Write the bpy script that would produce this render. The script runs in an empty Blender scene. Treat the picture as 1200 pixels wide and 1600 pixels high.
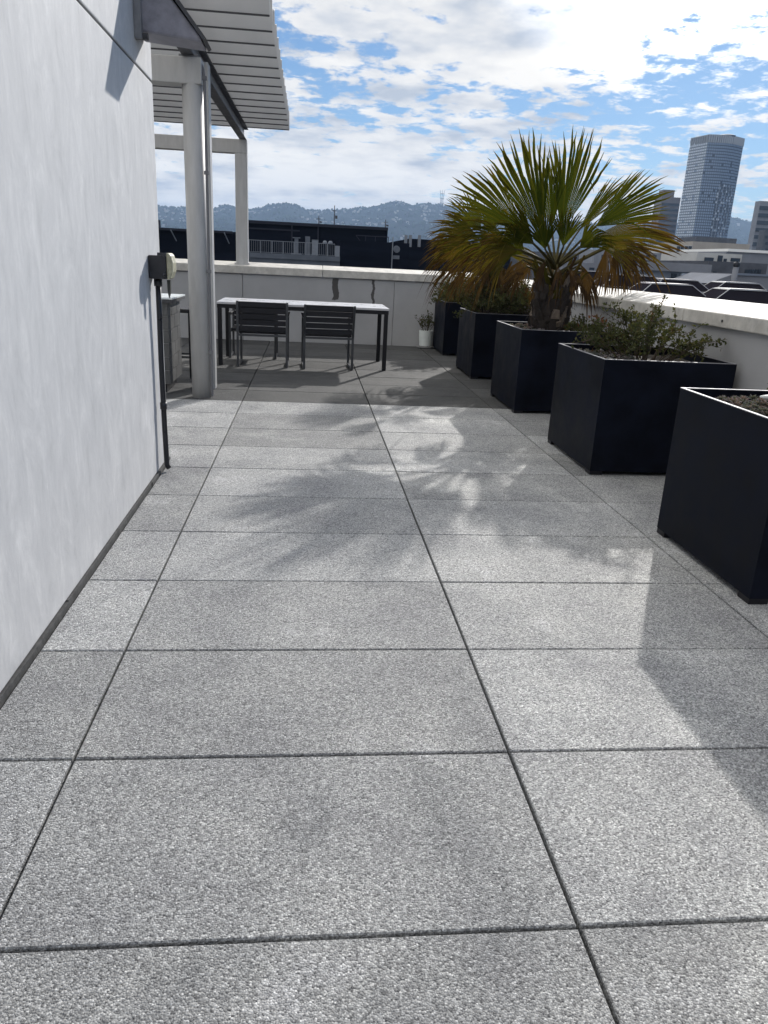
import bpy, math, random
from mathutils import Vector, Matrix
R = math.radians
scene = bpy.context.scene
col = scene.collection
random.seed(7)

# ------------------------------------------------------------------ camera
FPX, PITCH, ROLL, YAW = 1187.82, 0.319146, 0.0492677, 0.1076246
CAM = Vector((0.623523, -1.219193, 1.334829))
cp, sp, cy, sy = math.cos(PITCH), math.sin(PITCH), math.cos(YAW), math.sin(YAW)
FW = Vector((sy*cp, cy*cp, -sp)); RT0 = Vector((cy, -sy, 0)); UP0 = RT0.cross(FW)
RT = RT0*math.cos(ROLL) + UP0*math.sin(ROLL); UP = -RT0*math.sin(ROLL) + UP0*math.cos(ROLL)
cd = bpy.data.cameras.new('camera'); cam = bpy.data.objects.new('camera', cd); col.objects.link(cam)
cd.sensor_fit = 'HORIZONTAL'; cd.sensor_width = 36; cd.lens = 36*FPX/1200
cd.clip_start = 0.05; cd.clip_end = 30000
M = Matrix((RT, UP, -FW)).transposed().to_4x4(); M.translation = CAM; cam.matrix_world = M
scene.camera = cam

def W(px, py, Y):
    """world point seen at a photo pixel, on the plane y = Y"""
    d = FW*FPX + RT*(px-600) + UP*(800-py)
    return CAM + d*((Y-CAM.y)/d.y)

# ------------------------------------------------------------------ light
SUN_EL, SUN_AZ = R(26.5), R(26.5)
SUND = Vector((math.sin(SUN_AZ)*math.cos(SUN_EL), math.cos(SUN_AZ)*math.cos(SUN_EL), math.sin(SUN_EL)))
SKY_STRENGTH = 0.10
world = bpy.data.worlds.new('World'); scene.world = world; world.use_nodes = True
nt = world.node_tree; nt.nodes.clear()
def nd(tree, t, **kw):
    n = tree.nodes.new(t)
    for k, v in kw.items():
        if k.startswith('i_'): n.inputs[k[2:].replace('_', ' ')].default_value = v
        else: setattr(n, k, v)
    return n
def math_(tree, op, a, b=None, c=None, clamp=False):
    n = tree.nodes.new('ShaderNodeMath'); n.operation = op; n.use_clamp = clamp
    for i, v in enumerate((a, b, c)):
        if v is None: continue
        if isinstance(v, (int, float)): n.inputs[i].default_value = v
        else: tree.links.new(v, n.inputs[i])
    return n.outputs[0]
def ramp(tree, fac, stops, interp='LINEAR'):
    n = tree.nodes.new('ShaderNodeValToRGB'); n.color_ramp.interpolation = interp
    el = n.color_ramp.elements
    while len(el) < len(stops): el.new(0.5)
    for e, (p, c) in zip(el, stops):
        e.position = p; e.color = (c, c, c, 1) if isinstance(c, (int, float)) else (*c, 1)
    tree.links.new(fac, n.inputs[0]); return n.outputs[0]
def mixc(tree, fac, a, b, blend='MIX'):
    n = tree.nodes.new('ShaderNodeMix'); n.data_type = 'RGBA'; n.blend_type = blend
    for s, v in ((n.inputs[0], fac), (n.inputs[6], a), (n.inputs[7], b)):
        if isinstance(v, (int, float)): s.default_value = v
        elif isinstance(v, tuple): s.default_value = (*v, 1)
        else: tree.links.new(v, s)
    return n.outputs[2]
L = nt.links.new
sky = nd(nt, 'ShaderNodeTexSky', sky_type='NISHITA', sun_disc=False, sun_elevation=SUN_EL, sun_rotation=SUN_AZ,
         air_density=1.0, dust_density=0.15, ozone_density=2.0)
tc = nd(nt, 'ShaderNodeTexCoord'); sep = nd(nt, 'ShaderNodeSeparateXYZ'); L(tc.outputs['Generated'], sep.inputs[0])
zc = math_(nt, 'ADD', math_(nt, 'MAXIMUM', sep.outputs[2], 0.0), 0.13)
comb = nd(nt, 'ShaderNodeCombineXYZ')
L(math_(nt, 'DIVIDE', sep.outputs[0], zc), comb.inputs[0]); L(math_(nt, 'DIVIDE', sep.outputs[1], zc), comb.inputs[1])
comb.inputs[2].default_value = 5.2
big = nd(nt, 'ShaderNodeTexNoise', i_Scale=0.75, i_Detail=4.0, i_Roughness=0.5, i_Distortion=0.3); L(comb.outputs[0], big.inputs['Vector'])
puff = nd(nt, 'ShaderNodeTexNoise', i_Scale=7.5, i_Detail=11.0, i_Roughness=0.62, i_Distortion=0.15); L(comb.outputs[0], puff.inputs['Vector'])
dens = math_(nt, 'ADD', math_(nt, 'MULTIPLY', big.outputs[0], 1.0), math_(nt, 'MULTIPLY', puff.outputs[0], 0.95))
# thicker cloud low over the hills
low = ramp(nt, sep.outputs[2], [(0.0, 0.17), (0.07, 0.12), (0.16, 0.02), (0.3, 0.0)])
dens = math_(nt, 'ADD', dens, low)
# the cloud sheet breaks up towards the right (positive x)
dens = math_(nt, 'SUBTRACT', dens, math_(nt, 'MULTIPLY', math_(nt, 'SUBTRACT', sep.outputs[0], 0.12), 0.34))
cov = ramp(nt, dens, [(0.87, 0.0), (1.10, 1.0)], 'EASE')
shade = nd(nt, 'ShaderNodeTexNoise', i_Scale=2.6, i_Detail=6.0, i_Roughness=0.55)
off = nd(nt, 'ShaderNodeVectorMath', operation='ADD'); L(comb.outputs[0], off.inputs[0]); off.inputs[1].default_value = (0.1, 0.25, 5.0)
L(off.outputs[0], shade.inputs['Vector'])
ccol = ramp(nt, shade.outputs[0], [(0.42, (7.6, 7.35, 6.9)), (0.54, (6.3, 6.2, 6.05)), (0.68, (3.7, 4.05, 4.6))])
skyc = mixc(nt, 1.0, sky.outputs[0], (0.35, 0.47, 0.60), 'MULTIPLY')
# extra brightness added to clouds near the unseen sun and overhead, for fill light
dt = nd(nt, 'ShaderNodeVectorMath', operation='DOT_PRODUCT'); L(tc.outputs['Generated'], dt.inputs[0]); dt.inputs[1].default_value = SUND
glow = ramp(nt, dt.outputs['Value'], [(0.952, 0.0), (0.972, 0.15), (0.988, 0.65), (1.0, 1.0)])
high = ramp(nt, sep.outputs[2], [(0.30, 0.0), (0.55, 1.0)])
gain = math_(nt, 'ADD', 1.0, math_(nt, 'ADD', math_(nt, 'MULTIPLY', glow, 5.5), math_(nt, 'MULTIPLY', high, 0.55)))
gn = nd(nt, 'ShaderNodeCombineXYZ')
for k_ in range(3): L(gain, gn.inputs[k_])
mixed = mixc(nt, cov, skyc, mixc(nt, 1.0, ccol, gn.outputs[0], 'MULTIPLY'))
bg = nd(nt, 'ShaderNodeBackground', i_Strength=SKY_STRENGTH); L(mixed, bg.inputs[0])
out = nd(nt, 'ShaderNodeOutputWorld'); L(bg.outputs[0], out.inputs[0])

sl = bpy.data.lights.new('sun', 'SUN'); sun = bpy.data.objects.new('sun', sl); col.objects.link(sun)
sl.energy = 3.1; sl.angle = R(0.9); sl.color = (1.0, 0.965, 0.92)
sun.rotation_euler = (-SUND).to_track_quat('-Z', 'Y').to_euler()
scene.view_settings.view_transform = 'Standard'; scene.view_settings.look = 'None'
scene.view_settings.exposure = 0.62; scene.view_settings.gamma = 1.0
scene.cycles.max_bounces = 6; scene.cycles.transparent_max_bounces = 8; scene.cycles.volume_bounces = 0
scene.cycles.use_denoising = True

# ------------------------------------------------------------------ materials
def mat(name, color=(0.5, 0.5, 0.5), rough=0.6, metal=0.0, var=0.0, vscale=6.0, stretch=(1, 1, 1), bump=0.0, bscale=60.0, spec=0.5):
    m = bpy.data.materials.new(name); m.use_nodes = True; t = m.node_tree
    b = t.nodes['Principled BSDF']; b.inputs['Roughness'].default_value = rough; b.inputs['Metallic'].default_value = metal
    b.inputs['Specular IOR Level'].default_value = spec
    b.inputs['Base Color'].default_value = (*color, 1)
    tc = nd(t, 'ShaderNodeTexCoord'); mp = nd(t, 'ShaderNodeMapping'); mp.inputs['Scale'].default_value = stretch
    gm = nd(t, 'ShaderNodeNewGeometry')
    t.links.new(gm.outputs['Position'], mp.inputs['Vector'])
    if var:
        n = nd(t, 'ShaderNodeTexNoise', i_Scale=vscale, i_Detail=6.0, i_Roughness=0.62); t.links.new(mp.outputs[0], n.inputs['Vector'])
        lo = tuple(max(0, c*(1-var)) for c in color); hi = tuple(min(1, c*(1+var)) for c in color)
        t.links.new(ramp(t, n.outputs[0], [(0.33, lo), (0.67, hi)]), b.inputs['Base Color'])
        rr = ramp(t, n.outputs[0], [(0.3, max(0.02, rough-0.1)), (0.7, min(1, rough+0.1))]); t.links.new(rr, b.inputs['Roughness'])
    if bump:
        n2 = nd(t, 'ShaderNodeTexNoise', i_Scale=bscale, i_Detail=4.0); t.links.new(gm.outputs['Position'], n2.inputs['Vector'])
        bp = nd(t, 'ShaderNodeBump', i_Strength=bump, i_Distance=0.01); t.links.new(n2.outputs[0], bp.inputs['Height'])
        t.links.new(bp.outputs[0], b.inputs['Normal'])
    return m

def paver_mat(name, stops, tone):
    m = bpy.data.materials.new(name); m.use_nodes = True; t = m.node_tree; b = t.nodes['Principled BSDF']
    gm = nd(t, 'ShaderNodeNewGeometry'); P = gm.outputs['Position']
    v = nd(t, 'ShaderNodeTexVoronoi', i_Scale=215.0, i_Randomness=1.0); t.links.new(P, v.inputs['Vector'])
    v2 = nd(t, 'ShaderNodeTexVoronoi', i_Scale=430.0); t.links.new(P, v2.inputs['Vector'])
    n = nd(t, 'ShaderNodeTexNoise', i_Scale=2.3, i_Detail=5.0, i_Roughness=0.6); t.links.new(P, n.inputs['Vector'])
    n2 = nd(t, 'ShaderNodeTexNoise', i_Scale=500.0, i_Detail=3.0); t.links.new(P, n2.inputs['Vector'])
    bw = nd(t, 'ShaderNodeSeparateColor'); t.links.new(v.outputs['Color'], bw.inputs[0])
    bw2 = nd(t, 'ShaderNodeSeparateColor'); t.links.new(v2.outputs['Color'], bw2.inputs[0])
    mixv = math_(t, 'ADD', math_(t, 'MULTIPLY', bw.outputs[0], 0.55), math_(t, 'ADD', math_(t, 'MULTIPLY', bw2.outputs[0], 0.25), math_(t, 'MULTIPLY', n2.outputs[0], 0.2)))
    c = ramp(t, mixv, stops)
    at = nd(t, 'ShaderNodeAttribute', attribute_name='tone')
    c = mixc(t, 1.0, c, ramp(t, at.outputs['Fac'], [(0, 1-tone), (1, 1+tone*0.6)]), 'MULTIPLY')
    c = mixc(t, 1.0, c, ramp(t, n.outputs[0], [(0.3, (0.78, 0.78, 0.79)), (0.5, (0.97, 0.975, 0.965)), (0.6, (1.06, 1.06, 1.04)), (0.72, (1.3, 1.3, 1.3))]), 'MULTIPLY')
    st = nd(t, 'ShaderNodeTexNoise', i_Scale=0.9, i_Detail=8.0, i_Roughness=0.7, i_Distortion=1.2); t.links.new(P, st.inputs['Vector'])
    c = mixc(t, 1.0, c, ramp(t, st.outputs[0], [(0.34, (0.74, 0.75, 0.76)), (0.44, (0.99, 0.99, 0.99)), (0.56, (1.0, 1.0, 1.0)), (0.64, (1.25, 1.25, 1.23))]), 'MULTIPLY')
    t.links.new(c, b.inputs['Base Color'])
    b.inputs['Roughness'].default_value = 0.78; b.inputs['Specular IOR Level'].default_value = 0.35
    bp = nd(t, 'ShaderNodeBump', i_Strength=0.85, i_Distance=0.003)
    t.links.new(math_(t, 'SUBTRACT', bw.outputs[1], v.outputs['Distance']), bp.inputs['Height']); t.links.new(bp.outputs[0], b.inputs['Normal'])
    return m
m_paver = paver_mat('speckled_concrete', [(0.16, (0.10, 0.10, 0.104)), (0.38, (0.295, 0.296, 0.298)), (0.6, (0.405, 0.406, 0.407)), (0.74, (0.56, 0.56, 0.558)), (0.86, (0.82, 0.82, 0.82))], 0.26)
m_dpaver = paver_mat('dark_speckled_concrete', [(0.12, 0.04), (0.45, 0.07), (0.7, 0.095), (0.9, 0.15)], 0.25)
m_bed = mat('paver_bed', (0.02, 0.02, 0.022), 0.9)

def stucco_mat():
    m = bpy.data.materials.new('trowelled_white_stucco'); m.use_nodes = True; t = m.node_tree; b = t.nodes['Principled BSDF']
    gm = nd(t, 'ShaderNodeNewGeometry'); P = gm.outputs['Position']
    def noise(sc, st, det=6.0, ro=0.6, dist=0.0):
        mp = nd(t, 'ShaderNodeMapping'); mp.inputs['Scale'].default_value = st; t.links.new(P, mp.inputs['Vector'])
        n = nd(t, 'ShaderNodeTexNoise', i_Scale=sc, i_Detail=det, i_Roughness=ro, i_Distortion=dist); t.links.new(mp.outputs[0], n.inputs['Vector']); return n.outputs[0]
    a = noise(5.0, (1, 1.3, 0.75), 9, 0.7, 0.8); s = noise(8.0, (1, 1.8, 0.42), 7, 0.66, 0.9); f = noise(70, (1, 1, 0.6), 3)
    v = math_(t, 'ADD', math_(t, 'MULTIPLY', a, 0.55), math_(t, 'ADD', math_(t, 'MULTIPLY', s, 0.35), math_(t, 'MULTIPLY', f, 0.1)))
    c = ramp(t, v, [(0.34, (0.45, 0.455, 0.463)), (0.46, (0.535, 0.539, 0.546)), (0.52, (0.565, 0.568, 0.574)), (0.57, (0.605, 0.607, 0.61)), (0.67, (0.71, 0.711, 0.714))])
    t.links.new(c, b.inputs['Base Color']); b.inputs['Roughness'].default_value = 0.75
    bp = nd(t, 'ShaderNodeBump', i_Strength=0.25, i_Distance=0.012); t.links.new(v, bp.inputs['Height'])
    bp2 = nd(t, 'ShaderNodeBump', i_Strength=0.2, i_Distance=0.003)
    t.links.new(noise(240, (1, 1, 1), 3), bp2.inputs['Height']); t.links.new(bp.outputs[0], bp2.inputs['Normal']); t.links.new(bp2.outputs[0], b.inputs['Normal'])
    return m
m_stucco = stucco_mat()

def parapet_mat():
    m = mat('parapet_paint', (0.37, 0.37, 0.375), 0.7, var=0.07, vscale=3.0, bump=0.12, bscale=90)
    t = m.node_tree; b = t.nodes['Principled BSDF']; src = b.inputs['Base Color'].links[0].from_socket
    gm = nd(t, 'ShaderNodeNewGeometry'); sx = nd(t, 'ShaderNodeSeparateXYZ'); t.links.new(gm.outputs['Position'], sx.inputs[0])
    n = nd(t, 'ShaderNodeTexNoise', i_Scale=9.0, i_Detail=4.0); t.links.new(gm.outputs['Position'], n.inputs['Vector'])
    wob = math_(t, 'MULTIPLY', math_(t, 'SUBTRACT', n.outputs[0], 0.5), 0.09)
    x = math_(t, 'ADD', sx.outputs[0], wob); msk = None
    for cx, hw, zlo in ((1.045, 0.05, 0.70), (1.655, 0.022, 0.62)):
        a = math_(t, 'LESS_THAN', math_(t, 'ABSOLUTE', math_(t, 'SUBTRACT', x, cx)), hw)
        zz = math_(t, 'GREATER_THAN', math_(t, 'ADD', sx.outputs[2], wob), zlo)
        yy = math_(t, 'GREATER_THAN', sx.outputs[1], 11.0)
        k = math_(t, 'MULTIPLY', math_(t, 'MULTIPLY', a, zz), yy)
        msk = k if msk is None else math_(t, 'MAXIMUM', msk, k)
    t.links.new(mixc(t, msk, src, (0.075, 0.07, 0.067)), b.inputs['Base Color'])
    return m
m_parapet = parapet_mat()
m_coping = mat('coping_cement', (0.52, 0.50, 0.46), 0.7, var=0.2, vscale=7, bump=0.3, bscale=45)
m_planter = mat('dark_powder_coated_steel', (0.0045, 0.006, 0.012), 0.5, var=0.5, vscale=4, spec=0.1)
m_rim = mat('pale_steel_edge', (0.26, 0.26, 0.28), 0.6, metal=0.2, var=0.2, vscale=20)
m_soil = mat('potting_soil', (0.035, 0.028, 0.022), 0.95, var=0.5, vscale=30, bump=0.8, bscale=60)
m_pebble = mat('pale_pebble', (0.13, 0.125, 0.125), 0.8, var=0.4, vscale=25)
m_steel = mat('painted_white_steel', (0.47, 0.465, 0.455), 0.5, var=0.10, vscale=5, stretch=(3, 3, 0.6))
m_louver = mat('louver_aluminium', (0.58, 0.58, 0.58), 0.5, var=0.05, vscale=3)
m_ibeam = mat('grey_beam_paint', (0.22, 0.22, 0.23), 0.5, var=0.25, vscale=8)
m_ibeam_dk = mat('dark_flange_paint', (0.05, 0.05, 0.056), 0.5, var=0.2, vscale=8)
m_galv = mat('mottled_sheet_metal', (0.25, 0.245, 0.28), 0.5, metal=0.2, var=0.22, vscale=14)
m_black = mat('black_coated_metal', (0.009, 0.009, 0.012), 0.4, var=0.2, vscale=10, spec=0.3)
m_blackplastic = mat('black_plastic', (0.02, 0.02, 0.024), 0.35, var=0.2, vscale=20)
m_slat = mat('charcoal_slat', (0.013, 0.0135, 0.018), 0.5, spec=0.3, var=0.25, vscale=12, stretch=(1, 6, 6))
m_tubing = mat('grey_tubing', (0.06, 0.063, 0.07), 0.4, metal=0.3, var=0.2, vscale=10)
m_tabletop = mat('pale_tabletop', (0.55, 0.55, 0.57), 0.32, var=0.05, vscale=4)
m_beige = mat('yellowed_cover', (0.42, 0.40, 0.28), 0.5, var=0.3, vscale=25)
m_strip = mat('concrete_base', (0.07, 0.07, 0.07), 0.85, var=0.35, vscale=14, bump=0.6, bscale=30)
m_groove = mat('groove_shadow_sealant', (0.06, 0.06, 0.065), 0.8)
m_pot = mat('glazed_white_pot', (0.66, 0.70, 0.68), 0.4, var=0.05, vscale=8)
m_saucer = mat('dull_saucer', (0.25, 0.25, 0.25), 0.6)
m_tile = mat('grey_wall_tile', (0.10, 0.10, 0.098), 0.5, var=0.18, vscale=5)
m_grout = mat('pale_grout', (0.26, 0.257, 0.25), 0.8)
m_counter = mat('pale_counter_slab', (0.72, 0.76, 0.76), 0.3, var=0.04)
m_counter_dk = mat('dark_counter_edge', (0.05, 0.05, 0.055), 0.5)

def leafmat(name, green, var_cols, trans=0.35):
    """leaf colour from the corner attribute 'leafcol': r = position along the leaf, g = age, b = random"""
    m = bpy.data.materials.new(name); m.use_nodes = True; t = m.node_tree; b = t.nodes['Principled BSDF']
    at = nd(t, 'ShaderNodeAttribute', attribute_name='leafcol'); s = nd(t, 'ShaderNodeSeparateColor'); t.links.new(at.outputs['Color'], s.inputs[0])
    k = math_(t, 'ADD', math_(t, 'MULTIPLY', math_(t, 'POWER', s.outputs[0], 3.0), 0.5), math_(t, 'ADD', s.outputs[1], math_(t, 'MULTIPLY', math_(t, 'SUBTRACT', s.outputs[2], 0.5), 0.3)))
    c = ramp(t, k, var_cols)
    t.links.new(c, b.inputs['Base Color']); b.inputs['Roughness'].default_value = 0.6; b.inputs['Specular IOR Level'].default_value = 0.0
    tr = nd(t, 'ShaderNodeBsdfTranslucent'); t.links.new(mixc(t, 1.0, c, (1.35, 1.2, 0.45), 'MULTIPLY'), tr.inputs[0])
    mx = nd(t, 'ShaderNodeMixShader'); mx.inputs[0].default_value = trans
    t.links.new(b.outputs[0], mx.inputs[1]); t.links.new(tr.outputs[0], mx.inputs[2]); t.links.new(mx.outputs[0], t.nodes['Material Output'].inputs[0])
    return m
m_frond = leafmat('palm_leaf', None, [(0.0, (0.036, 0.052, 0.011)), (0.35, (0.075, 0.08, 0.014)), (0.6, (0.115, 0.09, 0.022)), (0.8, (0.085, 0.05, 0.022)), (1.0, (0.065, 0.042, 0.026))], 0.36)
m_bush = leafmat('shrub_leaf', None, [(0.0, (0.036, 0.046, 0.023)), (0.4, (0.068, 0.078, 0.040)), (0.8, (0.10, 0.098, 0.055)), (1.0, (0.12, 0.055, 0.035))], 0.25)
m_succ = leafmat('succulent_leaf', None, [(0.0, (0.10, 0.12, 0.11)), (0.5, (0.17, 0.18, 0.17)), (1.0, (0.24, 0.19, 0.2))], 0.1)
m_bark = mat('palm_bark', (0.03, 0.023, 0.019), 0.9, var=0.5, vscale=14, stretch=(1, 1, 0.35), bump=0.8, bscale=40)
m_bark_pale = mat('pale_leaf_base', (0.17, 0.135, 0.105), 0.85, var=0.35, vscale=18)
m_petiole = mat('palm_stalk', (0.06, 0.05, 0.018), 0.7, var=0.4, vscale=12, spec=0.15)
m_twig = mat('twig', (0.07, 0.05, 0.035), 0.8)

# ------------------------------------------------------------------ mesh helper
class MB:
    def __init__(s): s.v = []; s.f = []; s.mi = []; s.c = []
    def add(s, verts, faces, m=0, cols=None):
        o = len(s.v); s.v += [tuple(v) for v in verts]; s.f += [tuple(i+o for i in f) for f in faces]; s.mi += [m]*len(faces)
        s.c += cols if cols else [(0, 0, 0)]*len(verts); return s
    def box(s, x0, x1, y0, y1, z0, z1, m=0):
        return s.add([(x0,y0,z0),(x1,y0,z0),(x1,y1,z0),(x0,y1,z0),(x0,y0,z1),(x1,y0,z1),(x1,y1,z1),(x0,y1,z1)],
                     [(0,3,2,1),(4,5,6,7),(0,1,5,4),(1,2,6,5),(2,3,7,6),(3,0,4,7)], m)
    def hexa(s, pts, m=0):
        return s.add(pts, [(0,3,2,1),(4,5,6,7),(0,1,5,4),(1,2,6,5),(2,3,7,6),(3,0,4,7)], m)
    def prism(s, poly, axis, a, b, m=0):
        """poly of 2-D points extruded from a to b along 'x', 'y' or 'z'"""
        def P(p, t): return (t, p[0], p[1]) if axis == 'x' else (p[0], t, p[1]) if axis == 'y' else (p[0], p[1], t)
        n = len(poly); vs = [P(p, a) for p in poly] + [P(p, b) for p in poly]
        return s.add(vs, [tuple(range(n-1, -1, -1)), tuple(range(n, 2*n))] + [(i, (i+1) % n, n+(i+1) % n, n+i) for i in range(n)], m)
    def tube(s, pts, r, n=10, m=0, cap=True, cols=None):
        pts = [Vector(p) for p in pts]; rs = r if isinstance(r, (list, tuple)) else [r]*len(pts); vs = []; prev = None
        for i, p in enumerate(pts):
            t = (pts[min(i+1, len(pts)-1)] - pts[max(i-1, 0)]).normalized()
            a = prev if prev else (Vector((0, 0, 1)) if abs(t.z) < 0.9 else Vector((1, 0, 0)))
            u = (a - t*a.dot(t)).normalized(); w = t.cross(u); prev = u
            vs += [p + (u*math.cos(2*math.pi*k/n) + w*math.sin(2*math.pi*k/n))*rs[i] for k in range(n)]
        fs = [(i*n+k, i*n+(k+1) % n, (i+1)*n+(k+1) % n, (i+1)*n+k) for i in range(len(pts)-1) for k in range(n)]
        if cap: fs += [tuple(range(n-1, -1, -1)), tuple((len(pts)-1)*n+k for k in range(n))]
        return s.add(vs, fs, m, cols*len(vs) if cols else None)
    def lathe(s, prof, c, n=28, m=0):
        vs = [(c[0]+r*math.cos(2*math.pi*k/n), c[1]+r*math.sin(2*math.pi*k/n), c[2]+z) for r, z in prof for k in range(n)]
        fs = [(i*n+k, i*n+(k+1) % n, (i+1)*n+(k+1) % n, (i+1)*n+k) for i in range(len(prof)-1) for k in range(n)]
        fs += [tuple(range(n-1, -1, -1)), tuple((len(prof)-1)*n+k for k in range(n))]
        return s.add(vs, fs, m)
    def rot(s, c, ang, start=0):
        ca, sa = math.cos(ang), math.sin(ang)
        for i in range(start, len(s.v)):
            x, y, z = s.v[i]; x -= c[0]; y -= c[1]; s.v[i] = (c[0]+x*ca-y*sa, c[1]+x*sa+y*ca, z)
        return s
    def build(s, name, mats, parent=None, smooth=False, bevel=0.0, origin=None):
        o0 = Vector(origin) if origin is not None else Vector(ORIG.get(parent.name, (0, 0, 0)) if parent else (0, 0, 0))
        me = bpy.data.meshes.new(name); me.from_pydata([tuple(Vector(v)-o0) for v in s.v], [], s.f)
        for m in (mats if isinstance(mats, (list, tuple)) else [mats]): me.materials.append(m)
        me.polygons.foreach_set('material_index', s.mi)
        if smooth: me.polygons.foreach_set('use_smooth', [True]*len(s.f))
        if any(c != (0, 0, 0) for c in s.c):
            a = me.color_attributes.new('leafcol', 'FLOAT_COLOR', 'POINT')
            a.data.foreach_set('color', [x for c in s.c for x in (*c, 1.0)])
        me.update(); o = bpy.data.objects.new(name, me); col.objects.link(o)
        if parent: o.parent = parent; ORIG[o.name] = tuple(o0)
        elif origin is not None: o.location = o0; ORIG[o.name] = tuple(o0)
        if bevel:
            b = o.modifiers.new('bevel', 'BEVEL'); b.width = bevel; b.segments = 2; b.limit_method = 'ANGLE'; b.angle_limit = R(40)
        return o
ORIG = {}
def tag(o, label=None, cat=None, group=None, kind=None):
    if label: o['label'] = label
    if cat: o['category'] = cat
    if group: o['group'] = group
    if kind: o['kind'] = kind
    return o
def thing(name, loc, label, cat, group=None):
    o = bpy.data.objects.new(name, None); col.objects.link(o); o.location = loc; o.empty_display_size = 0.2
    ORIG[o.name] = tuple(loc); return tag(o, label, cat, group)
def copy_thing(root, loc, label):
    r = root.copy(); col.objects.link(r); r.location = loc; r['label'] = label; ORIG[r.name] = tuple(loc)
    for ch in list(root.children):
        c = ch.copy(); col.objects.link(c); c.parent = r
        for g in list(ch.children):
            d = g.copy(); col.objects.link(d); d.parent = c
    return r
def rnd(a, b): return random.uniform(a, b)

# ------------------------------------------------------------------ terrace floor
GAP = 0.009
def paving(name, y_rows, mtl, xb):
    b = MB(); tones = []
    for (y0, y1) in y_rows:
        for i in range(len(xb)-1):
            x0, x1 = xb[i]+GAP/2, xb[i+1]-GAP/2; a, c = y0+GAP/2, y1-GAP/2
            dz = [rnd(-0.0012, 0.0012) for _ in range(4)]; e = 0.003
            b.add([(x0,a,-0.045),(x1,a,-0.045),(x1,c,-0.045),(x0,c,-0.045),
                   (x0,a,dz[0]-e),(x1,a,dz[1]-e),(x1,c,dz[2]-e),(x0,c,dz[3]-e),
                   (x0+e,a+e,dz[0]),(x1-e,a+e,dz[1]),(x1-e,c-e,dz[2]),(x0+e,c-e,dz[3])],
                  [(0,1,5,4),(1,2,6,5),(2,3,7,6),(3,0,4,7),(4,5,9,8),(5,6,10,9),(6,7,11,10),(7,4,8,11),(8,9,10,11)])
            tones += [rnd(0, 1)]*9
    o = b.build(name, mtl); at = o.data.attributes.new('tone', 'FLOAT', 'FACE'); at.data.foreach_set('value', tones)
    return tag(o, kind='structure')
S = 0.61
XF = [-0.288, 0.0, 1.22, 2.44, 3.52]
XB = [-4.88, -3.66, -2.44, -1.22, 0.0, 1.22, 2.44, 3.52]
paving('pavement', [(k*S, (k+1)*S) for k in range(-7, 6)], m_paver, XF)
paving('pavement', [(k*S, (k+1)*S) for k in range(6, 10)], m_paver, [-4.88, -3.66, -2.44, -1.22, 0.0, 1.22, 2.44, 3.52])
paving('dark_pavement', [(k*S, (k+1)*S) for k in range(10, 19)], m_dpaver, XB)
tag(MB().box(-6, 4, -5, 12, -0.5, -0.05).build('terrace_ground', m_bed), kind='structure')

# ------------------------------------------------------------------ white building wall on the left
wl = thing('building_wall', (-0.3, 0, 0), 'tall white trowelled stucco wall of the building beside the paving', 'wall')
MB().box(-3.0, -0.30, -5, 3.85, 0.02, 2.245).build('lower_panel', m_stucco, wl, bevel=0.006)
MB().box(-3.0, -0.30, -5, 3.85, 2.257, 4.2).build('upper_panel', m_stucco, wl, bevel=0.006)
MB().box(-2.98, -0.308, -4.99, 3.84, 2.245, 2.257).build('groove', m_groove, wl)
b = MB()
y = -5.0
while y < 3.86:
    y1 = min(3.865, y+rnd(0.25, 0.7)); b.box(-2.9, -0.2925+rnd(-0.003, 0.003), y, y1, -0.05, 0.0185+rnd(-0.005, 0.0)); y = y1
b.build('base_strip', m_strip, wl)

t = thing('wall_bracket', (-0.3, 3.55, 2.4), 'mottled grey sheet metal bracket jutting from the top of the white wall', 'bracket')
MB().prism([(-0.299, 2.41), (0.04, 2.385), (0.03, 2.41), (-0.10, 2.56), (-0.20, 2.68), (-0.299, 2.70)], 'y', 3.44, 3.66).build('housing', m_galv, t, bevel=0.012)
MB().prism([(0.046, 2.39), (0.062, 2.40), (-0.08, 2.575), (-0.185, 2.70), (-0.20, 2.685), (-0.10, 2.57)], 'y', 3.425, 3.675).build('edge_flange', m_ibeam_dk, t)
MB().box(-0.299, -0.262, 3.40, 3.437, 2.37, 2.72).build('mounting_rail', m_ibeam, t, bevel=0.003)
b = MB(); b.tube([(-0.299, 3.43, 2.385), (-0.235, 3.43, 2.385)], 0.018, 10); b.build('anchor', m_ibeam_dk, t)

t = thing('outlet_box', (-0.3, 3.55, 1.17), 'black outdoor outlet box with a yellowed bubble cover on the white wall', 'outlet box')
MB().box(-0.299, -0.198, 3.47, 3.60, 1.172, 1.302).build('box_body', m_blackplastic, t, bevel=0.006)
b = MB(); b.prism([(-0.196, 1.168), (-0.176, 1.180), (-0.163, 1.215), (-0.161, 1.265), (-0.170, 1.302), (-0.182, 1.318), (-0.196, 1.318)], 'y', 3.468, 3.604)
b.build('cover', m_beige, t, bevel=0.01, smooth=False)
MB().tube([(-0.215, 3.466, 1.20), (-0.205, 3.462, 1.196)], 0.01, 8).build('latch', m_tubing, t); MB().box(-0.25, -0.20, 3.49, 3.52, 1.302, 1.318).build('hinge', m_tubing, t)
MB().prism([(-0.206, 1.167), (-0.186, 1.167), (-0.188, 1.10), (-0.198, 1.065), (-0.204, 1.10)], 'y', 3.52, 3.55).build('plug', mat('olive_plug', (0.05, 0.052, 0.045), 0.6), t)
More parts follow.
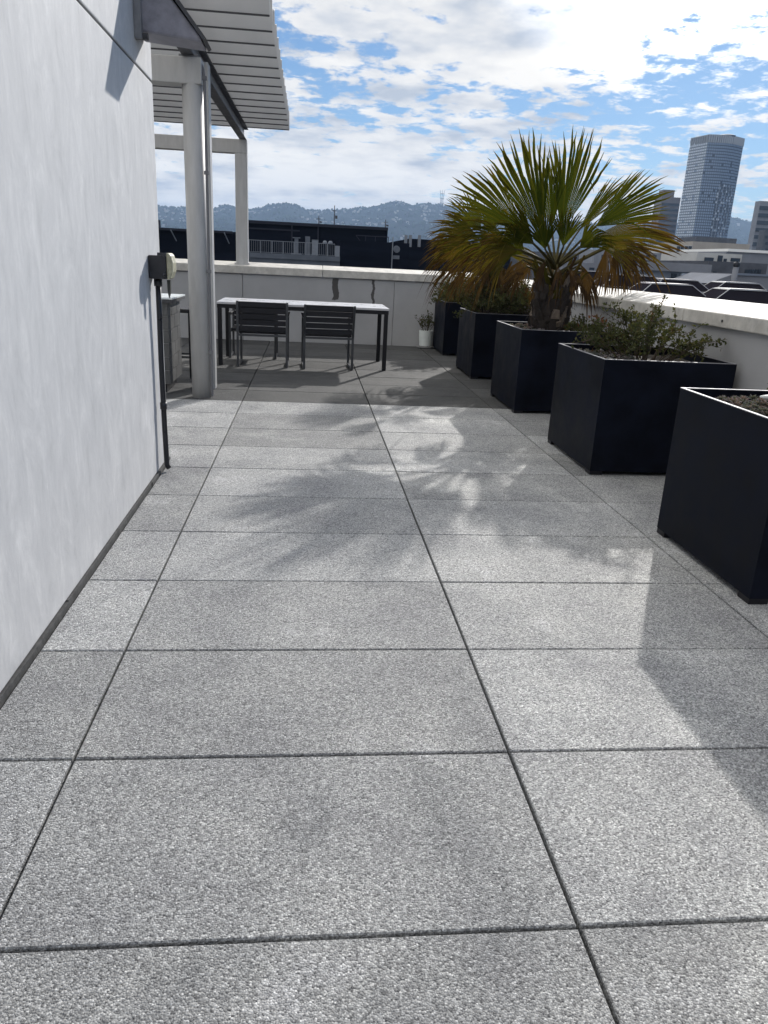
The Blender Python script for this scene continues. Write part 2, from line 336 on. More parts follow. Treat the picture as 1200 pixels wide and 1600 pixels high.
b = MB(); b.tube([(-0.262, 3.545, 1.175), (-0.262, 3.545, 0.95), (-0.265, 3.55, 0.7), (-0.262, 3.55, 0.3), (-0.258, 3.55, 0.045), (-0.245, 3.55, 0.02)], 0.0165, 12)
b.tube([(-0.262, 3.545, 1.172), (-0.262, 3.545, 1.13)], 0.024, 12); b.tube([(-0.263, 3.55, 0.40), (-0.263, 3.55, 0.44)], 0.021, 12)
tag(b.build('conduit_pipe', m_blackplastic, None, smooth=True, origin=(-0.262, 3.55, 0)), 'thin black conduit pipe running down the white wall to the paving', 'pipe')

# ------------------------------------------------------------------ parapets
def coping_profile(inner, outer, sgn):
    return [(inner-sgn*0.035, 0.995), (inner-sgn*0.035, 1.095), (outer+sgn*0.03, 1.185), (outer+sgn*0.03, 1.06), (outer, 1.06), (outer, 1.0)]
t = thing('parapet_wall', (0.5, 11.8, 0), 'grey parapet wall with dark drip stains closing the terrace behind the table', 'parapet')
for x0, x1 in ((-6, -2.90), (-2.894, -0.444), (-0.436, 1.994), (2.0, 3.53)):
    MB().box(x0, x1, 11.60, 11.97, -0.05, 1.02).build('wall_panel', m_parapet, t)
prof = [(11.565, 1.035), (11.565, 1.15), (12.0, 1.21), (12.0, 1.08), (11.98, 1.035)]
for x0, x1 in ((-6, -1.62), (-1.614, 0.827), (0.833, 3.10), (3.106, 3.98)):
    MB().prism(prof, 'x', x0, x1).build('coping', m_coping, t, bevel=0.008)
t = thing('parapet_wall', (3.7, 3, 0), 'pale parapet wall with a bright cement coping running behind the planters', 'parapet')
for y0, y1 in ((-5, -0.3), (-0.294, 2.0), (2.006, 4.46), (4.466, 6.9), (6.906, 9.3), (9.306, 11.6)):
    MB().box(3.53, 3.90, y0, y1, -0.05, 1.0).build('wall_panel', m_parapet, t)
prof = [(3.495, 0.998), (3.495, 1.095), (3.93, 1.165), (3.93, 1.04), (3.91, 1.0)]
for y0, y1 in ((-5, 0.2), (0.206, 2.4), (2.406, 4.59), (4.596, 7.4), (7.406, 9.5), (9.506, 11.563)):
    c = MB().prism(prof, 'y', y0, y1).build('coping', m_coping, t, bevel=0.008)
    b = MB(); yy = y0+0.35
    while yy < y1-0.1: b.tube([(3.4955, yy, 1.045), (3.488, yy, 1.045)], 0.009, 8); yy += 0.62
    b.build('bolt', m_ibeam_dk, c)

# ------------------------------------------------------------------ pergola
pg = thing('pergola', (-0.4, 6.2, 0), 'white steel pergola with a roof of overlapping grey louvers over the dining corner', 'pergola')
c = MB().tube([(-0.395, 6.25, -0.01), (-0.40, 6.25, 2.69)], 0.092, 32).build('column', m_steel, pg, smooth=True)
b = MB(); pts = [(-0.292, 6.20, 0.02), (-0.294, 6.20, 2.70), (-0.305, 6.20, 2.80), (-0.335, 6.20, 2.875)]
b.tube(pts, 0.0125, 10)
for z in (0.42, 1.15, 1.98, 2.72): b.box(-0.315, -0.275, 6.185, 6.215, z, z+0.03)
b.build('conduit', mat('conduit_paint', (0.20, 0.20, 0.21), 0.8, spec=0.0), c, smooth=False)
MB().box(-0.515, -0.325, 6.74, 6.90, -0.01, 2.97).build('post', m_steel, pg, bevel=0.008)
MB().box(-3.6, -0.312, 6.16, 6.34, 2.68, 2.882).build('cross_beam', m_steel, pg, bevel=0.008)
b = MB().box(-0.50, -0.34, 6.18, 6.32, 2.882, 2.90); b.build('bearing_plate', m_ibeam, pg)
MB().box(-0.545, -0.36, 11.70, 11.88, 1.17, 2.79).build('post', m_steel, pg, bevel=0.008)
MB().box(-0.57, -0.335, 11.685, 11.895, 1.165, 1.195).build('post_base', m_steel, pg)
MB().box(-3.6, -0.36, 11.70, 11.88, 2.79, 2.985).build('cross_beam', m_steel, pg, bevel=0.008)
def zb(y): return 2.895 + (y-6.1)*0.0165
y0, y1 = 3.95, 11.95
def slab(x0, x1, h0, h1, m=0):
    return MB().hexa([(x0,y0,zb(y0)+h0),(x1,y0,zb(y0)+h0),(x1,y1,zb(y1)+h0),(x0,y1,zb(y1)+h0),(x0,y0,zb(y0)+h1),(x1,y0,zb(y0)+h1),(x1,y1,zb(y1)+h1),(x0,y1,zb(y1)+h1)])
lb = slab(-0.43, -0.418, 0.012, 0.158).build('long_beam', m_ibeam, pg)
slab(-0.475, -0.373, 0.0, 0.012).build('bottom_flange', m_ibeam_dk, lb)
slab(-0.475, -0.355, 0.158, 0.172).build('top_flange', m_ibeam_dk, lb)
for k in range(17):
    y = 11.62 - k*0.455; z = 3.115 + (y-6.1)*0.006
    if y < 4.3: break
    th = 0.028
    poly = [(y, z), (y+0.02, z+0.012), (y-0.14, z+0.24), (y-0.16, z+0.228)]
    lv = MB().prism(poly, 'x', -3.6, 0.285).build('louver', m_louver, pg, bevel=0.004)
    MB().prism([(y+0.004, z-0.012), (y+0.024, z-0.002), (y+0.022, z+0.0125), (y+0.001, z-0.001)], 'x', -3.6, 0.28).build('gap_shade_strip', m_groove, lv)  # dark strip added to draw the shaded gap under each louver

# ------------------------------------------------------------------ outdoor kitchen counter beside the column
t = thing('kitchen_counter', (-1.0, 6.6, 0), 'grey tiled outdoor kitchen counter with a pale top behind the white column', 'counter')
MB().box(-1.62, -0.715, 6.40, 7.08, 0.09, 0.855).build('cabinet', m_grout, t)
MB().box(-1.60, -0.76, 6.45, 7.05, 0.0, 0.09).build('plinth', m_black, t)
b = MB(); z = 0.095
for r_ in range(6):
    z1 = z+0.122; n = 0; yy = 6.404 - (0.16 if r_ % 2 else 0)
    while yy < 7.08:
        a, c_ = max(yy, 6.402), min(yy+0.315, 7.078)
        if c_-a > 0.02: b.box(-0.7149, -0.708, a+0.003, c_-0.003, z, z1)
        yy += 0.32
    xx = -1.62
    while xx < -0.72:
        b.box(xx+0.003, min(xx+0.30, -0.712)-0.003, 6.392, 6.3999, z, z1); xx += 0.305
    z = z1+0.0065
b.build('tile', m_tile, t)
MB().box(-1.70, -0.66, 6.36, 7.14, 0.862, 0.892).build('counter_edge', m_counter_dk, t)
MB().box(-1.70, -0.66, 6.36, 7.14, 0.892, 0.905).build('countertop', m_counter, t)
t = thing('bar_stool', (-0.80, 7.5, 0), 'black bar stool half hidden between the tiled counter and the white column', 'stool')
MB().box(-0.98, -0.64, 7.34, 7.68, 0.70, 0.74).build('seat', m_slat, t, bevel=0.01)
for sx, sy in ((-0.98, 7.34), (-0.67, 7.34), (-0.98, 7.65), (-0.67, 7.65)): MB().box(sx, sx+0.03, sy, sy+0.03, 0, 0.70).build('leg', m_black, t)
for sy in (7.345, 7.655): MB().box(-0.95, -0.67, sy, sy+0.02, 0.22, 0.245).build('foot_rail', m_tubing, t)

# ------------------------------------------------------------------ dining table and chairs
t = thing('dining_table', (0.56, 9.0, 0), 'long outdoor dining table with a pale top and black metal legs', 'table')
MB().box(-0.50, 1.615, 8.50, 9.47, 0.742, 0.768).build('tabletop', m_tabletop, t, bevel=0.003)
b = MB()
b.box(-0.495, 1.61, 8.505, 8.545, 0.695, 0.7418); b.box(-0.495, 1.61, 9.425, 9.465, 0.695, 0.7418)
b.box(-0.495, -0.455, 8.545, 9.425, 0.695, 0.7418); b.box(1.57, 1.61, 8.545, 9.425, 0.695, 0.7418)
b.build('apron', m_black, t)
for x in (-0.492, 1.557):
    for y in (8.508, 9.412): MB().box(x, x+0.05, y, y+0.05, 0.0, 0.6948).build('leg', m_black, t, bevel=0.003)

def chair(loc, ang, label, lean=0.06, zs_=1.0):
    """sled-base armchair; local: back at -y, seat towards +y"""
    t = thing('dining_chair', loc, label, 'chair', 'chairs round the dining table'); t.rotation_euler = (0, 0, ang)
    if zs_ != 1.0: t.scale = (1, 1, zs_)
    def bl(mb, name, mtl, **k): return mb.build(name, mtl, t, origin=(0, 0, 0), **k)
    hw = 0.30
    for s in (-1, 1):
        x = s*hw; b = MB()
        pts = [(x, -0.01-lean, 0.79), (x, 0.0, 0.40), (x, 0.0, 0.018), (x, 0.50, 0.018), (x, 0.50, 0.62), (x, 0.03, 0.62)]
        for i in range(len(pts)-1):
            p, q = Vector(pts[i]), Vector(pts[i+1]); h = 0.014
            if i == 0: b.hexa([(x-h,p.y-h,p.z),(x+h,p.y-h,p.z),(x+h,q.y-h,q.z),(x-h,q.y-h,q.z),(x-h,p.y+h,p.z),(x+h,p.y+h,p.z),(x+h,q.y+h,q.z),(x-h,q.y+h,q.z)])
            elif abs(p.z-q.z) > abs(p.y-q.y): b.box(x-h, x+h, p.y-h, p.y+h, min(p.z, q.z)-h, max(p.z, q.z)+h)
            else: b.box(x-h, x+h, min(p.y, q.y)+h, max(p.y, q.y)-h, p.z-h, p.z+h)
        bl(b, 'side_frame', m_tubing)
        bl(MB().box(x-0.024, x+0.024, 0.02, 0.5, 0.634, 0.65), 'armrest', m_slat, bevel=0.004)
    b = MB()
    for k in range(5):
        z0 = 0.435 + k*0.072; yy = -lean*(z0-0.40)/0.39
        b.box(-hw+0.015, hw-0.015, yy-0.012, yy+0.008, z0, z0+0.062)
    bl(b, 'backrest', m_slat, bevel=0.003)
    bl(MB().box(-hw+0.014, hw-0.014, -0.012, 0.012, 0.375, 0.40), 'back_rail', m_tubing)
    b = MB()
    for k in range(6): b.box(-hw+0.015, hw-0.015, 0.02+k*0.08, 0.09+k*0.08, 0.405, 0.428)
    bl(b, 'seat', m_slat, bevel=0.003)
    bl(MB().box(-hw+0.014, hw-0.014, 0.47, 0.49, 0.38, 0.404), 'front_rail', m_tubing)
    return t
chair((0.055, 8.45, 0), R(0), 'black slatted chair tucked under the near side of the table, nearest the column', 0.0)
chair((0.87, 8.42, 0), R(3), 'black slatted chair with a low grey back rail, pulled out at an angle', 0.10)
chair((-0.12, 9.76, 0), R(180), 'black slatted chair on the far side, only its legs showing under the table', 0.05, 0.91)

# ------------------------------------------------------------------ steel planters
PX = [(2.525, 1.605, 2.525), (2.56, 3.675, 4.66), (2.595, 5.87, 6.88), (2.615, 8.055, 9.065), (2.66, 10.44, 11.44)]
PL = ['dark steel planter with a pale rim, nearest the camera', 'dark steel planter holding the twiggy rose bush',
      'dark steel planter holding the large palm', 'dark steel planter holding the smaller yellowed palm',
      'dark steel planter in the far corner beside the white pot']
planters = []
for (x0, y0, y1), lab in zip(PX, PL):
    x1 = 3.475; h = 0.785; tk = 0.012
    t = thing('planter', ((x0+x1)/2, (y0+y1)/2, 0), lab, 'planter', 'dark steel planters along the parapet')
    b = MB(); z0 = 0.028
    b.box(x0, x0+tk, y0, y1, z0, h); b.box(x1-tk, x1, y0, y1, z0, h)
    b.box(x0+tk, x1-tk, y0, y0+tk, z0, h); b.box(x0+tk, x1-tk, y1-tk, y1, z0, h); b.box(x0+tk, x1-tk, y0+tk, y1-tk, z0, z0+0.01)
    b.build('body', m_planter, t)
    b = MB(); r = 0.004
    b.box(x0-0.001, x0+tk+0.002, y0-0.001, y1+0.001, h, h+r); b.box(x1-tk-0.002, x1+0.001, y0-0.001, y1+0.001, h, h+r)
    b.box(x0+tk+0.002, x1-tk-0.002, y0-0.001, y0+tk+0.002, h, h+r); b.box(x0+tk+0.002, x1-tk-0.002, y1-tk-0.002, y1+0.001, h, h+r)
    b.build('rim', m_rim, t)  # rim is paler than the planter body
    for fx in (x0+0.002, x1-0.09):
        for fy in (y0+0.002, y1-0.09): MB().box(fx, fx+0.088, fy, fy+0.088, 0.0, z0).build('foot', m_black, t)
    # lumpy soil surface
    n = 14; vs = []; zs = 0.72
    for j in range(n+1):
        for i in range(n+1):
            vs.append((x0+tk+(x1-x0-2*tk)*i/n, y0+tk+(y1-y0-2*tk)*j/n, zs+rnd(-0.012, 0.02)))
    MB().add(vs, [(j*(n+1)+i, j*(n+1)+i+1, (j+1)*(n+1)+i+1, (j+1)*(n+1)+i) for j in range(n) for i in range(n)]).build('soil', m_soil, t, smooth=True)
    planters.append(t)
def pebbles(pl, x0, x1, y0, y1, n):
    b = MB()
    for _ in range(n):
        c = (rnd(x0, x1), rnd(y0, y1), 0.73+rnd(0, 0.02)); r = rnd(0.012, 0.035)
        b.lathe([(r*0.3, -r*0.5), (r*rnd(.8, 1), -r*0.1), (r*0.85, r*0.25), (r*0.3, r*0.55)], c, 7)
    tag(b.build('pebbles', m_pebble, None, smooth=True, origin=((x0+x1)/2, (y0+y1)/2, 0.73)), pl[0], pl[1], kind='stuff')

# ------------------------------------------------------------------ plants
def leafquad(b, p, d, s, ln, wd, colr, fold=0.25):
    n = d.cross(s)
    v = [p, p+d*ln*0.45+s*wd*0.5+n*wd*fold, p+d*ln, p+d*ln*0.45-s*wd*0.5+n*wd*fold, p+d*ln*0.5]
    b.add(v, [(0, 1, 4), (1, 2, 4), (2, 3, 4), (3, 0, 4)], 0, [(0.0, *colr), (0.5, *colr), (1.0, *colr), (0.5, *colr), (0.5, *colr)])
def rdir():
    while True:
        v = Vector((rnd(-1, 1), rnd(-1, 1), rnd(-1, 1)))
        if 0.05 < v.length < 1: return v.normalized()
def bush(name, label, cat, base, rx, ry, hz, nst, lpst, lsize, seed, red=0.05, droop=0.0, group=None, sub=3, wildness=0.35):
    random.seed(seed); t = thing(name, base, label, cat, group); B = Vector(base); st = MB(); lf = MB()
    for i in range(nst):
        a = rnd(0, 6.283); q = math.sqrt(rnd(0.02, 1)); tipv = B + Vector((math.cos(a)*rx*q, math.sin(a)*ry*q, hz*(rnd(0.45, 1.0)*(1.05-0.5*q*q)) - droop*q*q))
        root = B + Vector((math.cos(a)*rx*q*0.35, math.sin(a)*ry*q*0.35, 0.0))
        mid = (root+tipv)/2 + Vector((rnd(-1, 1)*0.05, rnd(-1, 1)*0.05, hz*0.12))
        P = []
        for k in range(7):
            u = k/6; P.append(root*(1-u)**2 + mid*2*u*(1-u) + tipv*u*u + Vector((rnd(-1, 1), rnd(-1, 1), rnd(-1, 1)))*0.006)
        st.tube(P, [0.0045*(1-0.75*k/6) for k in range(7)], 5)
        isred = random.random() < red
        branches = [(P, 1.0)]
        for _ in range(sub):
            k = random.randint(2, 5); d = ((P[k]-P[k-1]).normalized() + rdir()*0.9).normalized(); ln = rnd(0.06, 0.17)*hz/0.35*0.9
            Q = [P[k]+d*ln*u + Vector((0, 0, 0.15*ln*u*u)) for u in (0, .33, .66, 1)]
            st.tube(Q, [0.0025, 0.002, 0.0015, 0.001], 4); branches.append((Q, 0.6))
        for (Q, wgt) in branches:
            for _ in range(max(2, int(lpst*wgt))):
                u = rnd(0.25, 1.0)*(len(Q)-1); k = min(int(u), len(Q)-2); p = Q[k].lerp(Q[k+1], u-k)
                d = (rdir()+Vector((0, 0, wildness))).normalized(); s = d.cross(rdir()).normalized()
                ag = rnd(0.0, 0.55) if not (isred and u > len(Q)*0.6) else rnd(0.8, 1.0)
                p = p + d*rnd(0.0, 0.015); ls = lsize*rnd(0.6, 1.25)
                leafquad(lf, p, d, s, ls, ls*0.55, (ag, random.random()))
    st.build('stems', m_twig, t); lf.build('foliage', m_bush, t)
    return t
bush('rose_bush', 'twiggy open rose bush with small leaves in the planter before the palm', 'bush', (3.02, 4.14, 0.72), 0.47, 0.46, 0.42, 52, 22, 0.032, 11, 0.10)
for k, (x, y, h) in enumerate(((2.98, 4.0, 0.52), (3.22, 4.25, 0.46))):
    pass
bush('shrub', 'dense grey green shrub spilling around the foot of the smaller palm', 'bush', (2.97, 8.46, 0.72), 0.56, 0.56, 0.60, 80, 30, 0.036, 12, 0.05, 0.1)
bush('shrub', 'bright green shrub overhanging the corner planter beside the white pot', 'bush', (2.98, 10.9, 0.72), 0.54, 0.56, 0.46, 60, 26, 0.042, 13, 0.0, 0.12)
bush('shrub', 'low dark shrub on the parapet side of the large palm trunk', 'bush', (3.27, 6.12, 0.72), 0.19, 0.24, 0.20, 22, 16, 0.03, 14, 0.1)
bush('shrub', 'green shrub at the photo edge inside the nearest planter', 'bush', (3.05, 2.0, 0.72), 0.36, 0.36, 0.36, 30, 18, 0.045, 15, 0.1, 0.05)

def succulents(base, rx, ry, n, seed, label, size=0.045):
    random.seed(seed); b = MB(); B = Vector(base)
    for _ in range(n):
        a = rnd(0, 6.283); q = math.sqrt(random.random()); c = B + Vector((math.cos(a)*rx*q, math.sin(a)*ry*q, rnd(0.005, 0.05)*(1-q*0.5)))
        r = size*rnd(0.5, 1.1); m = random.randint(7, 11); hue = rnd(0, 0.9)
        for k in range(m):
            f = k/m; aa = k*2.4; d = Vector((math.cos(aa)*(1-0.6*f), math.sin(aa)*(1-0.6*f), 0.35+0.9*f)).normalized(); s = Vector((-math.sin(aa), math.cos(aa), 0))
            leafquad(b, c, d, s, r*(1-0.3*f), r*0.5, (hue, random.random()), 0.12)
    return tag(b.build('succulents', m_succ, None, origin=base), label, 'succulents', kind='stuff')
succulents((2.78, 6.4, 0.735), 0.16, 0.42, 60, 21, 'silvery succulent ground cover around the palm trunk')
succulents((2.76, 4.1, 0.735), 0.17, 0.45, 70, 22, 'grey pebbly succulents along the planter edge below the rose bush', 0.035)
succulents((2.74, 2.18, 0.74), 0.15, 0.22, 110, 23, 'mauve grey succulent tuft inside the nearest planter', 0.04)
pebbles(('pale pebbles on the soil under the rose bush', 'pebbles'), 2.6, 2.95, 3.75, 4.6, 70)
b = MB(); b.tube([(2.83+0.02*math.sin(k*.5), 2.30-0.06*k/3, 0.782+0.012*math.sin(k*.6)) for k in range(14)], 0.013, 10)
tag(b.build('hose', m_pot, None, smooth=True, origin=(2.83, 2.2, 0.74)), 'short length of pale irrigation hose lying in the nearest planter', 'hose')

# white pot in the corner
t = thing('flower_pot', (2.53, 11.38, 0), 'small white glazed pot on a saucer in the far corner', 'pot')
MB().lathe([(0.085, 0.035), (0.1, 0.04), (0.112, 0.2), (0.115, 0.285), (0.103, 0.285), (0.1, 0.25)], (2.53, 11.38, 0), 28).build('pot_body', m_pot, t, smooth=False)
MB().lathe([(0.11, 0.0), (0.15, 0.012), (0.155, 0.03), (0.14, 0.033), (0.1, 0.03)], (2.53, 11.38, 0), 28).build('saucer', m_saucer, t)
MB().lathe([(0.05, 0.24), (0.099, 0.24), (0.098, 0.26), (0.02, 0.265)], (2.53, 11.38, 0), 20).build('soil', m_soil, t)
bush('potted_plant', 'straggly small plant growing in the white corner pot', 'plant', (2.53, 11.38, 0.262), 0.13, 0.13, 0.36, 12, 13, 0.032, 31, 0.2)

# ------------------------------------------------------------------ palms
def frond(t, root, hast, tip, phi, age, droop, roll=0.0, N=40, seed=0):
    random.seed(seed); root, hast, tip = Vector(root), Vector(hast), Vector(tip)
    d = (tip-hast); Rr = d.length; d.normalize()
    v = (hast-CAM).normalized(); s = d.cross(v)
    s = s.normalized() if s.length > 0.15 else d.cross(Vector((0, 0, 1))).normalized()
    s = (Matrix.Rotation(roll, 3, d) @ s).normalized(); n = s.cross(d).normalized()
    fr = MB(); PH = R(phi); dphi = 2*PH/N
    # stalk
    mid = (root+hast)/2 + Vector((0, 0, 0.05*(hast-root).length)); P = [root*(1-u)**2+mid*2*u*(1-u)+hast*u*u for u in (0, .2, .4, .6, .8, 1)]
    P.append(hast + d*Rr*0.10)
    fr.tube(P, [0.02, 0.015, 0.012, 0.011, 0.010, 0.009, 0.003], 7, m=1, cols=[(0.2, age*0.6, 0.5)])
    T = (0.03, 0.22, 0.45, 0.60, 0.70, 0.80, 0.90, 1.0)
    for i in range(N):
        ph = -PH + (i+0.5)*dphi; u = d*math.cos(ph) + s*math.sin(ph); w = -d*math.sin(ph) + s*math.cos(ph)
        rl = Rr*(1-0.22*(ph/PH)**2)*rnd(0.93, 1.04); split = rnd(0.70, 0.80); rb = random.random()
        if age > 0.6 and random.random() < 0.12: rl *= rnd(0.5, 0.85)
        dz = droop*rnd(0.6, 1.5) + (rnd(0.15, 0.5) if random.random() < 0.13 else 0); kink = rnd(-0.06, 0.06); ax = w*rnd(-0.05, 0.05)
        vs = []; cs = []
        for tt in T:
            rho = rl*tt
            hwid = rho*math.tan(dphi/2)*1.02 if tt <= split else rl*split*math.tan(dphi/2)*max(0.05, 1-((tt-split)/(1-split))**1.5)
            e = max(0.0, tt-0.42)/0.58
            c = hast + u*rho + n*(Rr*0.10*math.sin(tt*2.0)*(abs(ph)/PH) - Rr*0.14*tt*tt) + Vector((0, 0, -1))*dz*Rr*e*e + ax*rl*e*e + n*kink*Rr*e
            if e > 0.3: c = c + Vector((rnd(-1, 1), rnd(-1, 1), rnd(-1, 1)))*0.008*Rr*e
            pl = hwid*0.85
            vs += [c - w*hwid, c + n*pl, c + w*hwid]; cs += [(tt, age, rb)]*3
        fs = []
        for k in range(len(T)-1):
            a = 3*k; fs += [(a, a+1, a+4, a+3), (a+1, a+2, a+5, a+4)]
        fr.add(vs, fs, 0, cs)
    # hanging frayed threads
    for _ in range(10 if age < 0.9 else 4):
        ph = rnd(-PH, PH); u = d*math.cos(ph)+s*math.sin(ph); p = hast+u*Rr*rnd(0.5, 0.75); l = Rr*rnd(0.1, 0.3)
        q = [p + u*l*0.5*x + Vector((rnd(-.02, .02), rnd(-.02, .02), -l*x*x)) for x in (0, .33, .66, 1)]
        fr.tube(q, 0.0011, 3, cols=[(0.9, 0.75, 0.5)], cap=False)
    fr.build('frond', [m_frond, m_petiole], t)

def trunk(t, c, r, z0, z1, seed):
    random.seed(seed); n = 22
    prof = []
    b = MB(); m = 12; vs = []
    for j in range(m+1):
        f = j/m; z = z0+(z1-z0)*f
        for k in range(n):
            a = 2*math.pi*k/n; rr = r*(1.02-0.10*f+0.05*math.sin(3*a+5*f))*(1+rnd(-0.06, 0.06)); vs.append((c[0]+rr*math.cos(a), c[1]+rr*math.sin(a), z))
    b.add(vs, [(j*n+k, j*n+(k+1) % n, (j+1)*n+(k+1) % n, (j+1)*n+k) for j in range(m) for k in range(n)] + [tuple(m*n+k for k in range(n))])
    tr = b.build('trunk', m_bark, t)
    # overlapping leaf-base boots in a spiral
    dk, pale = MB(), MB(); k = 0; z = z0+0.02
    while z < z1+0.08:
        a = k*2.39996; k += 1; z += (z1-z0)/80; f = (z-z0)/(z1-z0)
        h = rnd(0.05, 0.14); wd = r*rnd(0.16, 0.34); out = r*(1.0-0.08*f)
        u = Vector((math.cos(a), math.sin(a), 0)); w = Vector((-math.sin(a), math.cos(a), 0)); p = Vector((c[0], c[1], z)) + u*out
        tt = rnd(0.006, 0.016); lean = rnd(0.0, 0.05); jag = rnd(-0.035, 0.035)
        q = [p-w*wd, p+w*wd, p+w*wd*0.55+Vector((0, 0, h+jag))+u*lean, p-w*wd*0.55+Vector((0, 0, h-jag))+u*lean]
        (pale if random.random() < 0.2 else dk).hexa([x-u*0.03 for x in q]+[x+u*tt for x in q])
    for _ in range(150):   # loose fibres
        a = rnd(0, 6.283); u = Vector((math.cos(a), math.sin(a), 0)); p = Vector((c[0], c[1], rnd(z0+0.05, z1+0.1)))+u*r*1.0; l = rnd(0.04, 0.13)
        dk.tube([p, p+u*l*0.35+Vector((rnd(-.02, .02), rnd(-.02, .02), l*rnd(-0.2, 0.5))), p+u*l*0.5+Vector((rnd(-.04, .04), rnd(-.04, .04), -l*rnd(0.1, 0.9)))], 0.0022, 3)
    dk.build('bark_boots', m_bark, tr); pale.build('cut_leaf_base', m_bark_pale, tr)
def top_stubs(t, c, z, r, seed):
    random.seed(seed); b = MB()
    for k in range(26):
        a = k*2.4; u = Vector((math.cos(a), math.sin(a), 0)); p = Vector((c[0], c[1], z+rnd(-0.16, 0.05)))+u*r*0.75; l = rnd(0.16, 0.36)
        q = p+u*l*rnd(0.35, 0.7)+Vector((0, 0, l*rnd(0.5, 1)))
        b.tube([p, p.lerp(q, .5)+u*0.015, q], [0.026, 0.018, 0.011], 6, cols=[(0.2, rnd(0.5, 0.95), random.random())])
    b.build('leaf_stalk_stubs', m_frond, t)

C1 = (3.0, 6.36); Z1 = 1.22
pa = thing('palm_tree', (C1[0], C1[1], 0.66), 'large fan palm with green upright fronds and a shaggy trunk', 'palm', 'potted palms')
trunk(pa, C1, 0.165, 0.64, 1.10, 41); top_stubs(pa, C1, 1.16, 0.14, 42)
RA = Vector((C1[0], C1[1], Z1))
def P1(x, y, o): return W(x, y, C1[1]+o)
FA = [  # hastula px, tip px, depth offsets, half spread, age, droop, roll
 ((862, 356, .30), (856, 244, .40), 22, 0.05, 0.03, 0.1),
 ((850, 366, -.05), (797, 206, -.10), 24, 0.0, 0.02, 0.15), ((876, 362, .10), (917, 200, .15), 24, 0.0, 0.02, -0.2),
 ((930, 354, -.15), (1042, 282, -.20), 27, 0.05, 0.04, 0.0),
 ((925, 372, .15), (1066, 362, .30), 20, 0.42, 0.12, 0.1), ((935, 380, -.25), (1030, 398, -.40), 28, 0.5, 0.25, -0.4),
 ((818, 366, .15), (716, 262, .25), 24, 0.12, 0.06, -0.3), 
 ((802, 384, -.1), (690, 352, -.15), 27, 0.32, 0.2, -0.3), ((852, 390, -.35), (842, 318, -.6), 36, 0.04, 0.08, 0.0),
 ((880, 386, -.30), (896, 312, -.5), 32, 0.04, 0.10, 0.15), ((905, 360, .50), (975, 272, .65), 13, 0.15, 0.06, 0.0),
 ((835, 382, -.35), (768, 322, -.60), 30, 0.10, 0.12, 0.1), ((905, 388, -.4), (965, 345, -.8), 36, 0.14, 0.18, 0.2),
 ((810, 390, -.4), (735, 392, -.75), 34, 0.48, 0.3, 0.2), 
 ((800, 398, .1), (705, 405, .1), 28, 0.55, 0.3, 0.3),
 
 ((820, 396, -.3), (770, 352, -.6), 38, 0.22, 0.2, 0.2),
  
]
sd = 100
for h, tp, ph, ag, dr, ro in FA:
    sd += 1; frond(pa, RA+Vector((0, 0, 0.12)), P1(*h), P1(*tp), ph, ag, dr, ro, int(ph*0.8)+4, sd)
for k in range(11):
    random.seed(300+k); a = 2*math.pi*k/11+rnd(-.2, .2); u = Vector((math.cos(a), math.sin(a), 0)); hs = RA+u*rnd(0.22, 0.40)+Vector((0, 0, rnd(0.10, 0.24)))
    tp = hs+u*rnd(0.10, 0.30)+Vector((0, 0, -rnd(0.20, 0.32)))
    frond(pa, RA, hs, tp, rnd(14, 28), 1.0, 0.2, rnd(-1, 1), 12, 300+k)
for h, tp in (((962, 380, -.1), (975, 455, -.15)), ((948, 385, .2), (945, 458, .2)), ((975, 376, .1), (1005, 440, .1))):
    sd += 1; frond(pa, RA+Vector((0, 0, 0.05)), P1(*h), P1(*tp), 26, 0.97, 0.15, 0.3, 22, sd)

C2 = (2.95, 8.6); Z2 = 1.18
pb = thing('palm_tree', (C2[0], C2[1], 0.66), 'smaller fan palm with yellowed drooping fronds behind the large palm', 'palm', 'potted palms')
trunk(pb, C2, 0.12, 0.64, 1.08, 43); top_stubs(pb, C2, 1.12, 0.1, 44)
RB = Vector((C2[0], C2[1], Z2))
def P2(x, y, o): return W(x, y, C2[1]+o)
FB = [((748, 372, 0), (668, 340, .1), 50, 0.35, 0.2, 0.2), ((742, 388, -.1), (655, 382, -.15), 46, 0.5, 0.3, -0.2), ((748, 400, .1), (662, 415, .1), 40, 0.62, 0.35, 0.3),
      ((752, 362, .2), (705, 296, .3), 54, 0.18, 0.12, -0.2), ((770, 365, -.2), (760, 310, -.35), 55, 0.15, 0.15, 0.1), ((790, 370, .1), (820, 320, .2), 50, 0.2, 0.2, 0),
      ((740, 398, -.3), (690, 432, -.5), 44, 0.75, 0.35, 0.2), ((790, 395, -.1), (850, 400, -.2), 44, 0.5, 0.3, 0.2), ((752, 408, -.35), (735, 452, -.5), 40, 0.78, 0.25, 0.1),
      ((765, 380, -.45), (740, 370, -.9), 60, 0.3, 0.2, 0.1), ((770, 360, .4), (775, 310, .7), 55, 0.2, 0.15, 0), ((735, 380, .4), (675, 365, .8), 50, 0.45, 0.25, 0)]
for h, tp, ph, ag, dr, ro in FB:
    sd += 1; frond(pb, RB, P2(*h), P2(*tp), ph*0.62, ag, dr, ro, int(ph*0.55)+4, sd)
for k in range(11):
    random.seed(400+k); a = 2*math.pi*k/11+rnd(-.2, .2); u = Vector((math.cos(a), math.sin(a), 0)); hs = RB+u*rnd(0.24, 0.4)+Vector((0, 0, rnd(-0.02, 0.14)))
    tp = hs+u*rnd(0.06, 0.22)+Vector((0, 0, -rnd(0.2, 0.34)))
    frond(pb, RB, hs, tp, rnd(16, 28), 0.95, 0.2, rnd(-1, 1), 12, 400+k)
random.seed(5)

